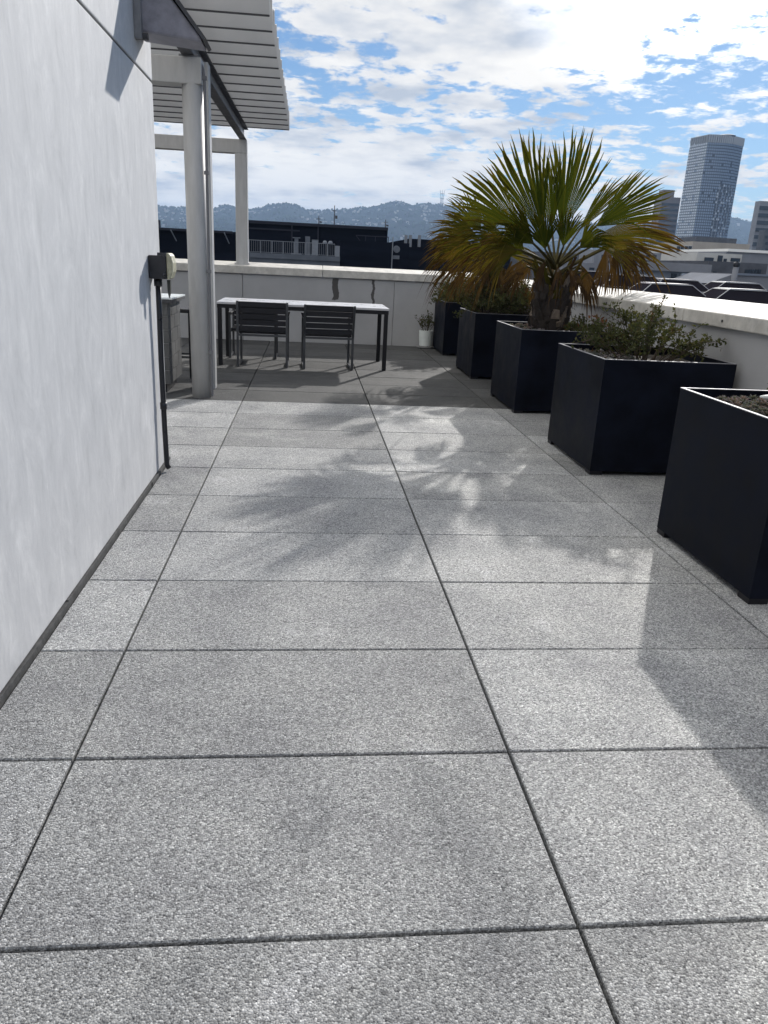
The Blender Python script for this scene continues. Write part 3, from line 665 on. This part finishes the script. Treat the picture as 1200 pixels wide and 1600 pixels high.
# ------------------------------------------------------------------ city beyond
m_city = mat('city_ground', (0.09, 0.09, 0.095), 0.9, var=0.4, vscale=0.02)
tag(MB().add([(-9000, -9000, -24), (9000, -9000, -24), (9000, 9000, -24), (-9000, 9000, -24)], [(0, 1, 2, 3)]).build('ground', m_city), kind='structure')
m_navy = mat('dark_cladding', (0.007, 0.009, 0.016), 0.6, var=0.3, vscale=0.8, stretch=(0.4, 1, 3))
m_navy2 = mat('dark_panel_trim', (0.03, 0.033, 0.045), 0.6)
m_rail = mat('weathered_white_rail', (0.20, 0.22, 0.25), 0.6, var=0.1)
m_deck = mat('deck_grey', (0.11, 0.125, 0.15), 0.8, var=0.2, vscale=1)
m_cab = mat('cabinet_grey', (0.13, 0.145, 0.17), 0.6, var=0.15, vscale=3)
m_mast = mat('mast_metal', (0.05, 0.055, 0.065), 0.5)

def pbox(b, xa, xb, ytop, ybot, Y, depth, m=0):
    """box whose near face covers a pixel rectangle at distance Y (top follows the pixel row at both ends)"""
    a, c, e, f = W(xa, ytop[0], Y), W(xb, ytop[1], Y), W(xa, ybot, Y), W(xb, ybot, Y)
    x0, x1 = (a.x+e.x)/2, (c.x+f.x)/2; zt = (a.z+c.z)/2; zl = min(e.z, f.z)
    b.box(x0, x1, Y, Y+depth, zl, zt, m); return x0, x1, zl, zt
def house(name, label, px, ytop, Y, depth, mtl, zbase=-24.0, cat='building', bevel=0):
    a, c = W(px[0], ytop[0], Y), W(px[1], ytop[1], Y); zt = (a.z+c.z)/2
    t = thing(name, ((a.x+c.x)/2, Y+depth/2, zbase), label, cat)
    MB().box(a.x, c.x, Y, Y+depth, zbase, zt).build('wall', mtl, t)
    return t, a.x, c.x, zt

# dark rooftop blocks across the street
t, x0, x1, zt = house('rooftop_building', 'black building with slanted roof struts seen beyond the column', (150, 372), (356, 358), 44, 14, m_navy)
zt0 = zt
MB().box(x0, x1-0.3, 43.55, 43.999, zt-0.10, zt+0.02).build('roof_canopy', m_navy2, t)
for k in range(9):
    xx = x1-0.7-k*0.95; MB().tube([(xx, 43.5, zt-0.08), (xx+0.22, 43.9, zt-0.62)], 0.03, 6).build('strut', m_rail, t)
MB().box(x1-5.5, x1-4.7, 46, 47, zt, zt+0.5).build('roof_vent', m_navy2, t)
t, x0, x1, zt = house('rooftop_building', 'long black penthouse block behind the white railing', (376, 606), (346, 356), 52, 16, m_navy)
MB().box(x0, x1, 51.75, 52.0, zt-0.12, zt+0.06).build('cornice', m_navy2, t)
for px in (456, 497):
    q = W(px, 370, 51.9); MB().box(q.x-0.05, q.x+0.05, 51.85, 51.999, 0.5, zt-0.12).build('downpipe', m_navy2, t)
q = W(420, 358, 51.9); MB().box(x0+0.5, q.x+2, 51.9, 51.999, q.z-0.05, q.z+0.05).build('trim_band', m_navy2, t)
t, x0, x1, zt = house('rooftop_building', 'black windowless block with a lean-to frame right of the railing', (531, 640), (377, 378), 45, 10, m_navy)
xr0, xr1, zr = x0, x1, zt
for a_, c_ in ((0.25, 0.255), ):
    b = MB(); q0 = W(556, 372, 44.9); q1 = W(607, 374, 44.9)
    b.tube([(q0.x, 44.95, zt+0.28), (q1.x, 44.95, zt+0.28)], 0.025, 6); b.tube([(q0.x, 44.95, zt+0.28), (q0.x+0.25, 44.95, zt)], 0.02, 6)
    for fr in (0.3, 0.6, 1.0): b.tube([(q0.x+(q1.x-q0.x)*fr, 44.95, zt), (q0.x+(q1.x-q0.x)*fr, 44.95, zt+0.28)], 0.02, 6)
    b.build('frame', m_navy2, t)
q = W(613, 395, 44.8); b = MB(); b.tube([(q.x, 44.8, 0.6), (q.x, 44.8, zt+0.3)], 0.03, 8); pole = b.build('vent_pole', m_rail, t)
b = MB(); q2 = W(620, 389, 44.7); b.tube([(q2.x, 44.7, q2.z-0.02), (q2.x, 44.95, q2.z)], 0.19, 14); q3 = W(620, 402, 44.7); b.box(q3.x-0.2, q3.x+0.15, 44.7, 44.95, q3.z-0.1, q3.z+0.1); b.build('vent_hood', m_cab, t)
t, x0, x1, zt = house('rooftop_building', 'black low block behind the smaller palm', (640, 800), (373, 381), 60, 20, m_navy)
for px in (634, 641, 655):
    q = W(px, 375, 59.9); MB().box(q.x-0.1, q.x+0.1, 59.7, 59.99, q.z-0.5, q.z+0.35).build('chimney_vent', m_rail, t)
# low roof terrace with railing in front of the penthouse
a = W(388, 401, 44); c = W(531, 405, 44)
t = thing('roof_terrace', ((a.x+c.x)/2, 46, -24), 'blue grey roof terrace in front of the black penthouse', 'building')
zd = (W(440, 398, 44).z)
MB().box(a.x-0.3, c.x, 44.0, 51.7, -24, zd).build('wall', m_deck, t)
MB().box(a.x-0.3, c.x, 43.9, 43.999, zd-0.22, zd+0.05).build('fascia', m_deck, t)
q = W(390, 392, 43.8); MB().box(a.x-0.28, a.x+0.02, 44.0, 44.3, zd, zd+0.72).build('end_post', m_rail, t)
MB().box(c.x-0.28, c.x-0.02, 44.0, 44.3, zd, zd+0.62).build('end_post', m_rail, t)
t = thing('railing', ((a.x+c.x)/2, 44.1, zd), 'thin white picket railing on the far roof terrace', 'railing')
h = 0.72
MB().box(a.x+0.03, c.x-0.29, 44.06, 44.10, zd+h-0.03, zd+h).build('top_rail', m_rail, t)
MB().box(a.x+0.03, c.x-0.29, 44.06, 44.10, zd+0.08, zd+0.10).build('bottom_rail', m_rail, t)
b = MB(); x = a.x+0.06
while x < c.x-0.3: b.box(x, x+0.014, 44.07, 44.09, zd+0.101, zd+h-0.031); x += 0.105
b.build('picket', m_rail, t)
x = a.x+0.04
while x < c.x-0.3:
    MB().box(x, x+0.035, 44.055, 44.105, zd, zd+h-0.0305).build('post', m_rail, t); x += 0.62
def onterr(px, Y): return W(px, 395, Y).x
x = onterr(463, 46); t = thing('pedestal', (x, 46, zd), 'pale pedestal with a wide cap behind the railing', 'pedestal')
MB().box(x-0.11, x+0.11, 45.9, 46.1, zd+0.12, zd+0.95).build('shaft', m_cab, t); MB().box(x-0.22, x+0.22, 45.8, 46.2, zd+0.95, zd+1.0).build('cap', m_cab, t); MB().box(x-0.3, x+0.3, 45.7, 46.3, zd, zd+0.12).build('base', m_cab, t)
x = onterr(492, 46); t = thing('cabinet', (x, 46, zd), 'grey equipment cabinet beside the pedestal on the far terrace', 'cabinet')
MB().box(x-0.19, x+0.19, 45.8, 46.2, zd+0.04, zd+0.92).build('housing', m_cab, t); MB().box(x-0.17, x+0.17, 45.78, 45.799, zd+0.1, zd+0.86).build('door', m_rail, t)
MB().box(x-0.17, x+0.17, 45.85, 46.15, zd, zd+0.04).build('base', m_mast, t)
x = onterr(481, 47); t = thing('cabinet', (x, 47, zd), 'low grey equipment cabinet left of the taller one', 'cabinet')
MB().box(x-0.16, x+0.12, 46.8, 47.2, zd+0.04, zd+1.1).build('housing', m_cab, t); MB().box(x-0.14, x+0.10, 46.85, 47.15, zd, zd+0.04).build('base', m_mast, t)
x = onterr(510, 46); t = thing('floodlight', (x, 46, zd), 'twin headed floodlight on a post on the far terrace', 'floodlight')
MB().tube([(x, 46, zd), (x, 46, zd+0.7)], 0.03, 8).build('post', m_mast, t)
for s in (-0.1, 0.22): MB().lathe([(0.05, -0.03), (0.13, 0.0), (0.13, 0.06), (0.06, 0.14)], (x+s, 46, zd+0.76), 12).build('lamp_head', m_rail, t)
# masts on the dark roofs
for px, pt, pb_, lab in ((498, 338, 352, 'short thin antenna mast on the dark roof'), (522, 321, 356, 'tall thin antenna mast with a small box on the dark roof'), (602, 343, 358, 'stubby antenna mast at the end of the dark roof')):
    zt = W(px, pt, 53).z; zb_ = W(px, pb_, 53).z - 0.25; x = W(px, pb_, 53).x
    t = thing('antenna_mast', (x, 53, zb_), lab, 'antenna')
    MB().tube([(x, 53, zb_), (x, 53, zt)], [0.045, 0.025], 7).build('mast', m_mast, t)
    hh = zt-zb_; b = MB(); b.tube([(x-0.14, 53, zb_+hh*0.8), (x+0.14, 53, zb_+hh*0.8)], 0.018, 6); b.box(x+0.05, x+0.2, 52.9, 53.05, zb_+hh*0.5, zb_+hh*0.62); b.build('crossbar', m_mast, t)

# ---- right-hand city
m_glassd = mat('tower_glass_dark', (0.02, 0.035, 0.065), 0.3, spec=0.4)
m_glassm = mat('tower_glass_mid', (0.17, 0.24, 0.35), 0.3, spec=0.4)
m_glassl = mat('tower_glass_pale', (0.42, 0.49, 0.58), 0.35)
m_mull = mat('tower_frame', (0.27, 0.31, 0.37), 0.5)
m_spand = mat('tower_spandrel', (0.05, 0.065, 0.095), 0.7, spec=0.2)
def tower():
    Y = 640
    A, Bq, Cq = W(1066.5, 300, Y+14), W(1093, 300, Y-8), W(1149, 300, Y)
    top = W(1118, 226, Y).z
    pts = [Vector((A.x, A.y, 0))]
    for k in range(4): pts.append(Vector((A.x, A.y, 0)).lerp(Vector((Bq.x, Bq.y, 0)), (k+1)/4))
    n = 10
    for k in range(1, n+1):
        f = k/n; p = Vector((Bq.x, Bq.y, 0)).lerp(Vector((Cq.x, Cq.y, 0)), f); p.y -= 5*math.sin(math.pi*f); pts.append(p)
    pts.append(Vector((Cq.x+3, Cq.y+22, 0))); pts.append(Vector((Cq.x-6, Cq.y+38, 0))); pts.append(Vector((A.x+9, A.y+20, 0)))
    t = thing('glass_tower', ((A.x+Cq.x)/2, Y+15, -24), 'tall curved glass residential tower with a slatted crown', 'tower')
    core = MB(); ctr = sum(pts, Vector())/len(pts); ins = [ctr+(p-ctr)*0.985 for p in pts]
    core.prism([(p.x, p.y) for p in ins], 'z', -24, top).build('core', m_spand, t)
    z0 = W(1090, 392, Y).z; nf = 38; fh = (top-z0)/nf; random.seed(77); N = len(pts)
    for fl in range(nf):
        b = MB(); za = z0+fl*fh
        for i in range(N-1):
            p, q = pts[i], pts[i+1]; left = i < 4; seg = 2 if i < 14 else 6
            for k in range(seg):
                a, c = p.lerp(q, (k+0.14)/seg), p.lerp(q, (k+0.86)/seg)
                zone = 8 <= i <= 12 and fl < nf*0.62       # recessed dark balcony bays
                r_ = random.random()
                if left: m = 2 if r_ < 0.9 else 1  # left face gets mostly the pale panes
                elif zone: m = 0 if r_ < 0.6 else 1 if r_ < 0.85 else 2
                else: m = 1 if r_ < 0.95 else 0
                b.add([(a.x, a.y, za+fh*0.30), (c.x, c.y, za+fh*0.30), (c.x, c.y, za+fh*0.97), (a.x, a.y, za+fh*0.97)], [(0, 1, 2, 3)], m)
                if left or (zone and k == 0):
                    e = p.lerp(q, (k+1)/seg); d = (q-p).normalized()*0.2; nn = Vector((d.y, -d.x, 0)).normalized()*0.14
                    b.add([(e.x-d.x+nn.x, e.y-d.y+nn.y, za), (e.x+d.x+nn.x, e.y+d.y+nn.y, za), (e.x+d.x+nn.x, e.y+d.y+nn.y, za+fh), (e.x-d.x+nn.x, e.y-d.y+nn.y, za+fh)], [(0, 1, 2, 3)], 3)
                if zone: b.add([(a.x, a.y-0.2, za+fh*0.22), (c.x, c.y-0.2, za+fh*0.22), (c.x, c.y-0.2, za+fh*0.30), (a.x, a.y-0.2, za+fh*0.30)], [(0, 1, 2, 3)], 3)
        b.build('window_band', [m_glassd, m_glassm, m_glassl, m_mull], t)
    crown = MB(); m_cr = mat('crown_fins', (0.28, 0.31, 0.35), 0.5)
    for i in range(N-1):
        p, q = pts[i], pts[i+1]; seg = 2 if i < 14 else 6
        for s in range(seg):
            e = p.lerp(q, (s+.5)/seg); crown.box(e.x-0.6, e.x+0.6, e.y-0.3, e.y+0.3, top, top+5.2)
    crown.prism([(p.x, p.y) for p in pts], 'z', top+5.2, top+5.8); crown.build('crown_screen', m_cr, t)
    MB().lathe([(7, 0), (7, 6.5), (5, 7.2)], (ctr.x+4, ctr.y-4, top), 20).build('roof_drum', m_spand, t)
tower()

def block(name, label, px, ytop, Y, depth, mtl, wins=None, wm=None, roofband=None, zbase=-24.0):
    t, x0, x1, zt = house(name, label, px, ytop, Y, depth, mtl, zbase)
    if roofband: MB().box(x0-0.3, x1+0.3, Y-0.35, Y-0.001, zt-roofband[0], zt+0.25).build('cornice', roofband[1], t)
    if wins:
        for (wx0, wx1, wy0, wy1) in wins:
            a, c = W(wx0, wy0, Y), W(wx1, wy1, Y)
            f = MB().box(a.x, c.x, Y-0.22, Y-0.002, c.z, a.z).build('window', wm or m_glassd, t)
    return t
m_beigeb = mat('beige_render', (0.34, 0.31, 0.27), 0.8, var=0.1, vscale=0.3)
m_greyb = mat('grey_render', (0.20, 0.21, 0.235), 0.8, var=0.12, vscale=0.4)
m_blueb = mat('blue_grey_siding', (0.17, 0.20, 0.25), 0.8, var=0.1, vscale=0.5)
m_dkb = mat('dark_brick', (0.085, 0.09, 0.105), 0.85, var=0.2, vscale=0.8)
m_brn = mat('brown_concrete', (0.16, 0.14, 0.14), 0.8, var=0.15, vscale=0.1)
m_cream = mat('cream_render', (0.46, 0.46, 0.45), 0.8, var=0.1, vscale=0.4)
m_roofw = mat('white_roof', (0.8, 0.8, 0.78), 0.6)
m_pane = mat('window_pane', (0.035, 0.045, 0.06), 0.15)

# brown office block left of the tower, with floor bands
t, x0, x1, zt = house('office_block', 'brown office block with floor bands left of the glass tower', (1034, 1064), (308, 308), 700, 14, m_brn)
k = 0; z = zt-5
while z > 10: MB().box(x0+1, x1-1, 699.2, 699.99, z-2.2, z).build('window_band', m_pane, t); z -= 4.4
MB().box(x0+2, x0+12, 702, 712, zt, zt+6).build('plant_room', m_brn, t)
t, x0, x1, zt = house('office_block', 'striped office block cut off by the photo edge', (1188, 1260), (316, 316), 420, 5, m_greyb)
z = zt-2.5
while z > 0: MB().box(x0, x1, 419.3, 419.99, z-1.9, z).build('window_band', m_pane, t); z -= 3.7
block('office_block', 'dark brick block before the striped office block', (1195, 1290), (362, 362), 300, 4, m_dkb, [(1196+k*9, 1201+k*9, y, y+5) for k in range(5) for y in (368, 378, 388)], m_pane)
block('apartment_block', 'beige flat roofed block at the foot of the glass tower', (1083, 1172), (377, 382), 260, 25, m_beigeb)
a = W(1088, 371, 262); c = W(1151, 376, 262)
tag(MB().box(a.x, c.x, 262, 275, c.z-1.0, a.z+0.3).build('roof_plant_room', m_dkb), 'long dark plant room on the roof of the beige block', 'plant room')
block('apartment_block', 'pale block with tall windows under the palm fronds', (1046, 1082), (382, 384), 240, 20, m_cream, [(1058+k*6, 1061.5+k*6, 384.5, 393) for k in range(4)], m_pane)
t = block('cream_house', 'cream low house with dark openings below the tower', (1090, 1160), (394, 398), 130, 14, m_cream, [(1101, 1113, 402, 412), (1122, 1127, 399, 410), (1131, 1134, 404, 410), (1142, 1155, 403, 409), (1094, 1098, 408, 414)], m_pane)
t, x0, x1, zt = house('flat_roof_building', 'long building with a bright white sunlit roof edge', (1135, 1240), (393, 398), 150, 20, m_greyb)
MB().box(x0, x1, 149.4, 170, zt, zt+0.5).build('roof_edge', m_roofw, t)
block('dark_house', 'dark brick house with small windows behind the vent pipe', (1108, 1200), (409, 411), 80, 12, m_dkb, [(1164+k*5, 1167+k*5, 421, 427) for k in range(5)] + [(1114, 1117, 424, 432)], m_pane)
block('blue_house', 'blue grey house with a flat cornice behind the parked cars', (1002, 1105), (413, 417), 74, 10, m_blueb, [(1049, 1055, 427, 436)], m_pane, (0.55, m_greyb))
a, c = W(1064, 427, 73.8), W(1098, 440, 73.8)
tag(MB().box(a.x, c.x, 73.5, 73.9, c.z, a.z).build('billboard', mat('pale_panel', (0.36, 0.42, 0.5), 0.6)), 'blank pale panel fixed on the blue grey house', 'panel')
block('grey_house', 'low grey house behind the palm trunk and fronds', (880, 1000), (408, 416), 95, 12, m_greyb, [(905+k*16, 911+k*16, 418, 425) for k in range(5)], m_pane)
block('grey_house', 'wide grey house farther back between the two palms', (780, 905), (388, 398), 160, 20, m_dkb, None)
block('apartment_block', 'grey apartment block seen through the gap right of the palm', (930, 1040), (390, 396), 200, 20, m_greyb, [(940+k*10, 945+k*10, y, y+5) for k in range(9) for y in (398, 407)], m_pane)
a = W(1146, 440, 62)
t = thing('vent_pipe', (a.x, 62, a.z-2), 'round pale vent pipe with a black cap in front of the dark house', 'vent pipe')
MB().tube([(a.x, 62, a.z-2), (a.x, 62, W(1146, 417, 62).z)], 0.23, 16).build('flue', m_greyb, t, smooth=True)
MB().lathe([(0.2, 0), (0.28, 0.05), (0.28, 0.3), (0.1, 0.42)], (a.x, 62, W(1146, 417, 62).z), 16).build('cap', m_black, t)
a = W(1118, 441, 64); c = W(1240, 441, 64)
t = thing('grey_house', (c.x, 66, -24), 'low grey house with a lean-to below the dark house', 'building')
zl_ = W(1160, 428, 64).z
MB().box(a.x+1.6, c.x, 64, 72, -24, zl_).build('wall', m_greyb, t)
MB().prism([(a.x-0.6, zl_-0.9), (a.x+1.5999, zl_-0.05), (a.x+1.5999, zl_-0.9)], 'y', 64.2, 72).build('lean_to', m_greyb, t)
MB().box(a.x+1.5, c.x, 63.85, 63.999, zl_-0.12, zl_+0.06).build('cornice', m_blueb, t)

# ---- rooftop parking with cars
m_carb = [mat('car_paint_%s' % n, c, 0.3, spec=0.6) for n, c in (('black', (0.012, 0.012, 0.016)), ('slate', (0.06, 0.065, 0.08)), ('plum', (0.05, 0.035, 0.05)), ('silver', (0.30, 0.31, 0.33)))]
m_tint = mat('tinted_glass', (0.02, 0.018, 0.024), 0.45, spec=0.2)
m_trim_glint = mat('trim_and_glint', (0.42, 0.42, 0.43), 0.25, metal=0.6)
m_tyre = mat('tyre_rubber', (0.02, 0.02, 0.02), 0.8)
def car(pxc, pytop, Y, paint, label, flip=1, ang=0.0):
    q = W(pxc, pytop, Y); H = 1.46; z0 = q.z-H; X = q.x; Lh = 2.25
    t = thing('parked_car', (X, Y+0.9, z0), label, 'car', 'cars on the roof parking deck'); t.rotation_euler = (0, 0, ang)
    def bl(b, n, m, par=None, **k): return b.build(n, m, par or t, origin=(0, 0, 0), **k)
    f = flip
    prof = [(-2.2, .28), (2.2, .28), (2.24, .55), (2.15, .80), (1.15, .93), (-1.6, .95), (-2.15, .90), (-2.24, .6)]
    bl(MB().prism([(f*x, z) for x, z in prof], 'y', -0.88, 0.88), 'body', paint, bevel=0.06)
    # glasshouse: lower and upper rings joined
    lo = [(-1.75, -0.80), (1.22, -0.80), (1.22, 0.80), (-1.75, 0.80)]; hi = [(-1.15, -0.62), (0.52, -0.62), (0.52, 0.62), (-1.15, 0.62)]
    g = MB(); g.add([(f*x, y, 0.935) for x, y in lo]+[(f*x, y, 1.42) for x, y in hi], [(0, 1, 5, 4), (1, 2, 6, 5), (2, 3, 7, 6), (3, 0, 4, 7), (0, 3, 2, 1), (4, 5, 6, 7)])
    bl(g, 'window', m_tint)
    r = MB().hexa([(f*x, y, 1.405) for x, y in [(-1.22, -.66), (.58, -.66), (.58, .66), (-1.22, .66)]]+[(f*x, y, 1.46) for x, y in [(-1.1, -.58), (.45, -.58), (.45, .58), (-1.1, .58)]])
    bl(r, 'roof', paint, bevel=0.02)
    p = MB()
    for s in (-1, 1):
        for (a, c) in (((-1.75, .80, .935), (-1.15, .62, 1.42)), ((1.22, .80, .935), (.52, .62, 1.42))):
            p.tube([(f*a[0], s*a[1], a[2]), (f*c[0], s*c[1], c[2])], 0.02, 6)
        p.tube([(-f*1.75, s*0.81, 0.945), (f*1.22, s*0.81, 0.945)], 0.02, 6); p.tube([(-f*1.15, s*0.65, 1.42), (f*0.52, s*0.65, 1.42)], 0.02, 6)
    bl(p, 'edge_glint', m_trim_glint)  # bright tubes stand in for sun glints along the window edges
    for sx in (-1.35, 1.35):
        for s in (-1, 1):
            w = bl(MB().tube([(f*sx, s*0.72, 0.32), (f*sx, s*0.90, 0.32)], 0.32, 20), 'wheel', m_tyre)
            bl(MB().tube([(f*sx, s*0.895, 0.32), (f*sx, s*0.91, 0.32)], 0.2, 14), 'rim', m_trim_glint, w)
    for s in (-0.6, 0.6): bl(MB().box(min(f*2.19, f*2.25), max(f*2.19, f*2.25), s-.2, s+.2, .58, .72), 'headlight', m_trim_glint)
    return z0
zs = []
for a in ((1068, 444, 28.5, m_carb[2], 'plum dark car just above the bright parapet coping', 1),
          (1166, 452, 27.5, m_carb[0], 'black car at the right end of the parking deck', -1),
          (1008, 430, 31, m_carb[0], 'long black car half behind the hanging palm frond', 1),
          (1078, 437, 33, m_carb[2], 'dark red car wedged between two rows on the parking deck', 1),
          (1155, 441, 33, m_carb[1], 'slate grey car in the back row at the right', -1),
          (935, 423, 34, m_carb[1], 'grey car in the back row beside the palm trunk', 1)):
    zs.append(car(*a))
t = thing('parking_structure', (25, 34, -24), 'grey roof parking deck below the terrace', 'parking deck')
MB().box(8.0, 60, 24.5, 60, -24, min(zs)-0.02).build('deck', m_dkb, t)
MB().box(8.0, 8.25, 24.5, 60, min(zs)-0.02, min(zs)+0.5).build('kerb_wall', m_greyb, t)

# ------------------------------------------------------------------ hills
SIL = [(-400, 330), (-100, 326), (100, 324), (200, 323), (240, 322), (285, 325), (330, 326), (345, 322), (360, 321), (378, 325), (395, 327), (415, 322), (430, 317), (445, 315.5), (460, 318), (480, 327),
       (500, 328), (520, 326), (545, 326), (565, 324), (590, 321), (605, 318), (617, 314), (626, 313), (634, 316), (645, 321), (655, 317), (665, 314), (680, 317), (700, 322), (760, 334), (860, 345), (1000, 350), (1080, 348),
       (1125, 337), (1140, 338), (1155, 341), (1180, 348), (1200, 351), (1300, 356), (1500, 372)]
def sil(px):
    for (a, b_), (c, d) in zip(SIL, SIL[1:]):
        if a <= px <= c: return b_+(d-b_)*(px-a)/(c-a)
    return SIL[-1][1]
def hash2(i, j): return (math.sin(i*127.1+j*311.7)*43758.5453) % 1.0
def vn(x, y):
    i, j = math.floor(x), math.floor(y); fx, fy = x-i, y-j; fx = fx*fx*(3-2*fx); fy = fy*fy*(3-2*fy)
    return (hash2(i, j)*(1-fx)+hash2(i+1, j)*fx)*(1-fy)+(hash2(i, j+1)*(1-fx)+hash2(i+1, j+1)*fx)*fy
YN, YF = 1500.0, 3300.0; cols_ = list(range(-400, 1501, 4)); rows = 34; vs = []; GR = {}
for ci, px in enumerate(cols_):
    rp = W(px, sil(px), YF); dirx = (rp.x-CAM.x)/(YF-CAM.y)
    for rj in range(rows+1):
        f = rj/rows
        if f <= 0.9:
            g = f/0.9; Yv = YN+(YF-YN)*g; x = CAM.x+dirx*(Yv-CAM.y)
            z = -24+(rp.z+24)*(g**1.25) + (vn(x*0.006, Yv*0.006)-0.5)*38*math.sin(math.pi*g) + (vn(x*0.03, Yv*0.03)-0.5)*8*(1 if g < 1 else 0.7)
        else:
            g = (f-0.9)/0.1; Yv = YF+900*g; x = CAM.x+dirx*(Yv-CAM.y); z = rp.z-(rp.z+24)*g
        vs.append((x, Yv, z)); GR[ci, rj] = (x, Yv, z)
fs = [(ci*(rows+1)+rj, (ci+1)*(rows+1)+rj, (ci+1)*(rows+1)+rj+1, ci*(rows+1)+rj+1) for ci in range(len(cols_)-1) for rj in range(rows)]
m_hill = mat('wooded_hillside', (0.018, 0.024, 0.022), 0.95, var=0.6, vscale=0.012)
tag(MB().add(vs, fs).build('hills', m_hill, smooth=True), kind='structure')
random.seed(9)
hb = [MB(), MB()]; tb = MB()
def hpt(fc, fr):
    c0 = int(fc); r0 = int(fr); a, b_ = Vector(GR[c0, r0]), Vector(GR[c0+1, r0+1]); return a.lerp(b_, random.random())
for _ in range(5600):
    ci = rnd(60, len(cols_)-60); fr = rnd(1, rows*0.86); p = hpt(ci, fr)
    if vn(p.x*0.004+7, p.y*0.004) < 0.36 or vn(p.x*0.012, p.y*0.01) < 0.3: continue
    w, d, h = rnd(2, 5), rnd(3, 6), rnd(3, 6.5)
    k = len(hb[0].v); b = hb[0] if random.random() < 0.6 else hb[1]; st = len(b.v)
    b.box(p.x-w, p.x+w, p.y-d, p.y+d, p.z-6, p.z+h); b.rot((p.x, p.y), rnd(-.6, .6), st)
tag(hb[0].build('hillside_town', mat('pale_houses', (0.34, 0.34, 0.34), 0.8)), 'pale houses scattered densely over the distant hillside', 'houses', kind='stuff')
tag(hb[1].build('hillside_town', mat('grey_houses', (0.08, 0.08, 0.085), 0.8)), 'grey houses scattered between the pale ones on the distant hillside', 'houses', kind='stuff')
for _ in range(5200):
    ridge = random.random() < 0.3
    ci = rnd(55, len(cols_)-60); fr = rnd(rows*0.86, rows*0.9) if ridge else rnd(2, rows*0.88); p = hpt(ci, fr)
    px = cols_[int(ci)]
    if ridge and (610 < px < 680): continue
    r = rnd(2.5, 6.5); n = 7
    prof = [(r*.3, -2), (r*rnd(.8, 1.1), r*.35), (r*rnd(.7, 1), r*.9), (r*.3, r*rnd(1.2, 1.6))]
    tb.lathe(prof, (p.x, p.y, p.z), n)
tag(tb.build('hillside_woods', mat('far_tree_crowns', (0.035, 0.05, 0.03), 0.95, var=0.4, vscale=0.05)), 'dark tree clumps along the ridge and slopes of the distant hill', 'trees', kind='stuff')
# lattice radio tower on the twin peaked hill
p = W(690, 320, 3250); zt = W(690, 297, 3250).z
t = thing('radio_tower', (p.x, 3250, p.z-20), 'slim three pronged radio tower on the distant ridge', 'radio tower')
for s in (-9, 0, 9):
    MB().tube([(p.x+s*0.8, 3250, p.z-20), (p.x+s*0.45, 3250, p.z+20), (p.x+s, 3250, zt)], [1.4, 0.9, 0.7], 6).build('prong', m_mast, t)
b = MB()
for z in (p.z+5, p.z+22, p.z+40): b.box(p.x-8, p.x+8, 3249, 3251, z, z+2)
b.build('cross_brace', m_mast, t)

for m in bpy.data.materials:
    if m.name in ('dark_cladding', 'dark_panel_trim', 'beige_render', 'grey_render', 'blue_grey_siding', 'dark_brick', 'brown_concrete', 'cream_render', 'city_ground',
                  'window_pane', 'wooded_hillside', 'pale_houses', 'grey_houses', 'far_tree_crowns', 'tinted_glass', 'weathered_white_rail', 'deck_grey', 'cabinet_grey') or m.name.startswith('car_paint'):
        m.node_tree.nodes['Principled BSDF'].inputs['Specular IOR Level'].default_value = 0.1 if m.name.startswith('car') else 0.0

# ------------------------------------------------------------------ haze
hz = MB().box(-8900, 8900, -900, 8900, -25.0, 330.0)
hm = bpy.data.materials.new('haze_air'); hm.use_nodes = True; ht = hm.node_tree; ht.nodes.clear()
vo = nd(ht, 'ShaderNodeVolumePrincipled'); vo.inputs['Color'].default_value = (0.48, 0.68, 1.0, 1); vo.inputs['Density'].default_value = 0.00018; vo.inputs['Anisotropy'].default_value = 0.0
ho = nd(ht, 'ShaderNodeOutputMaterial'); ht.links.new(vo.outputs[0], ho.inputs['Volume'])
tag(hz.build('haze', hm), 'thin pale haze over the distant city', 'haze', kind='stuff')
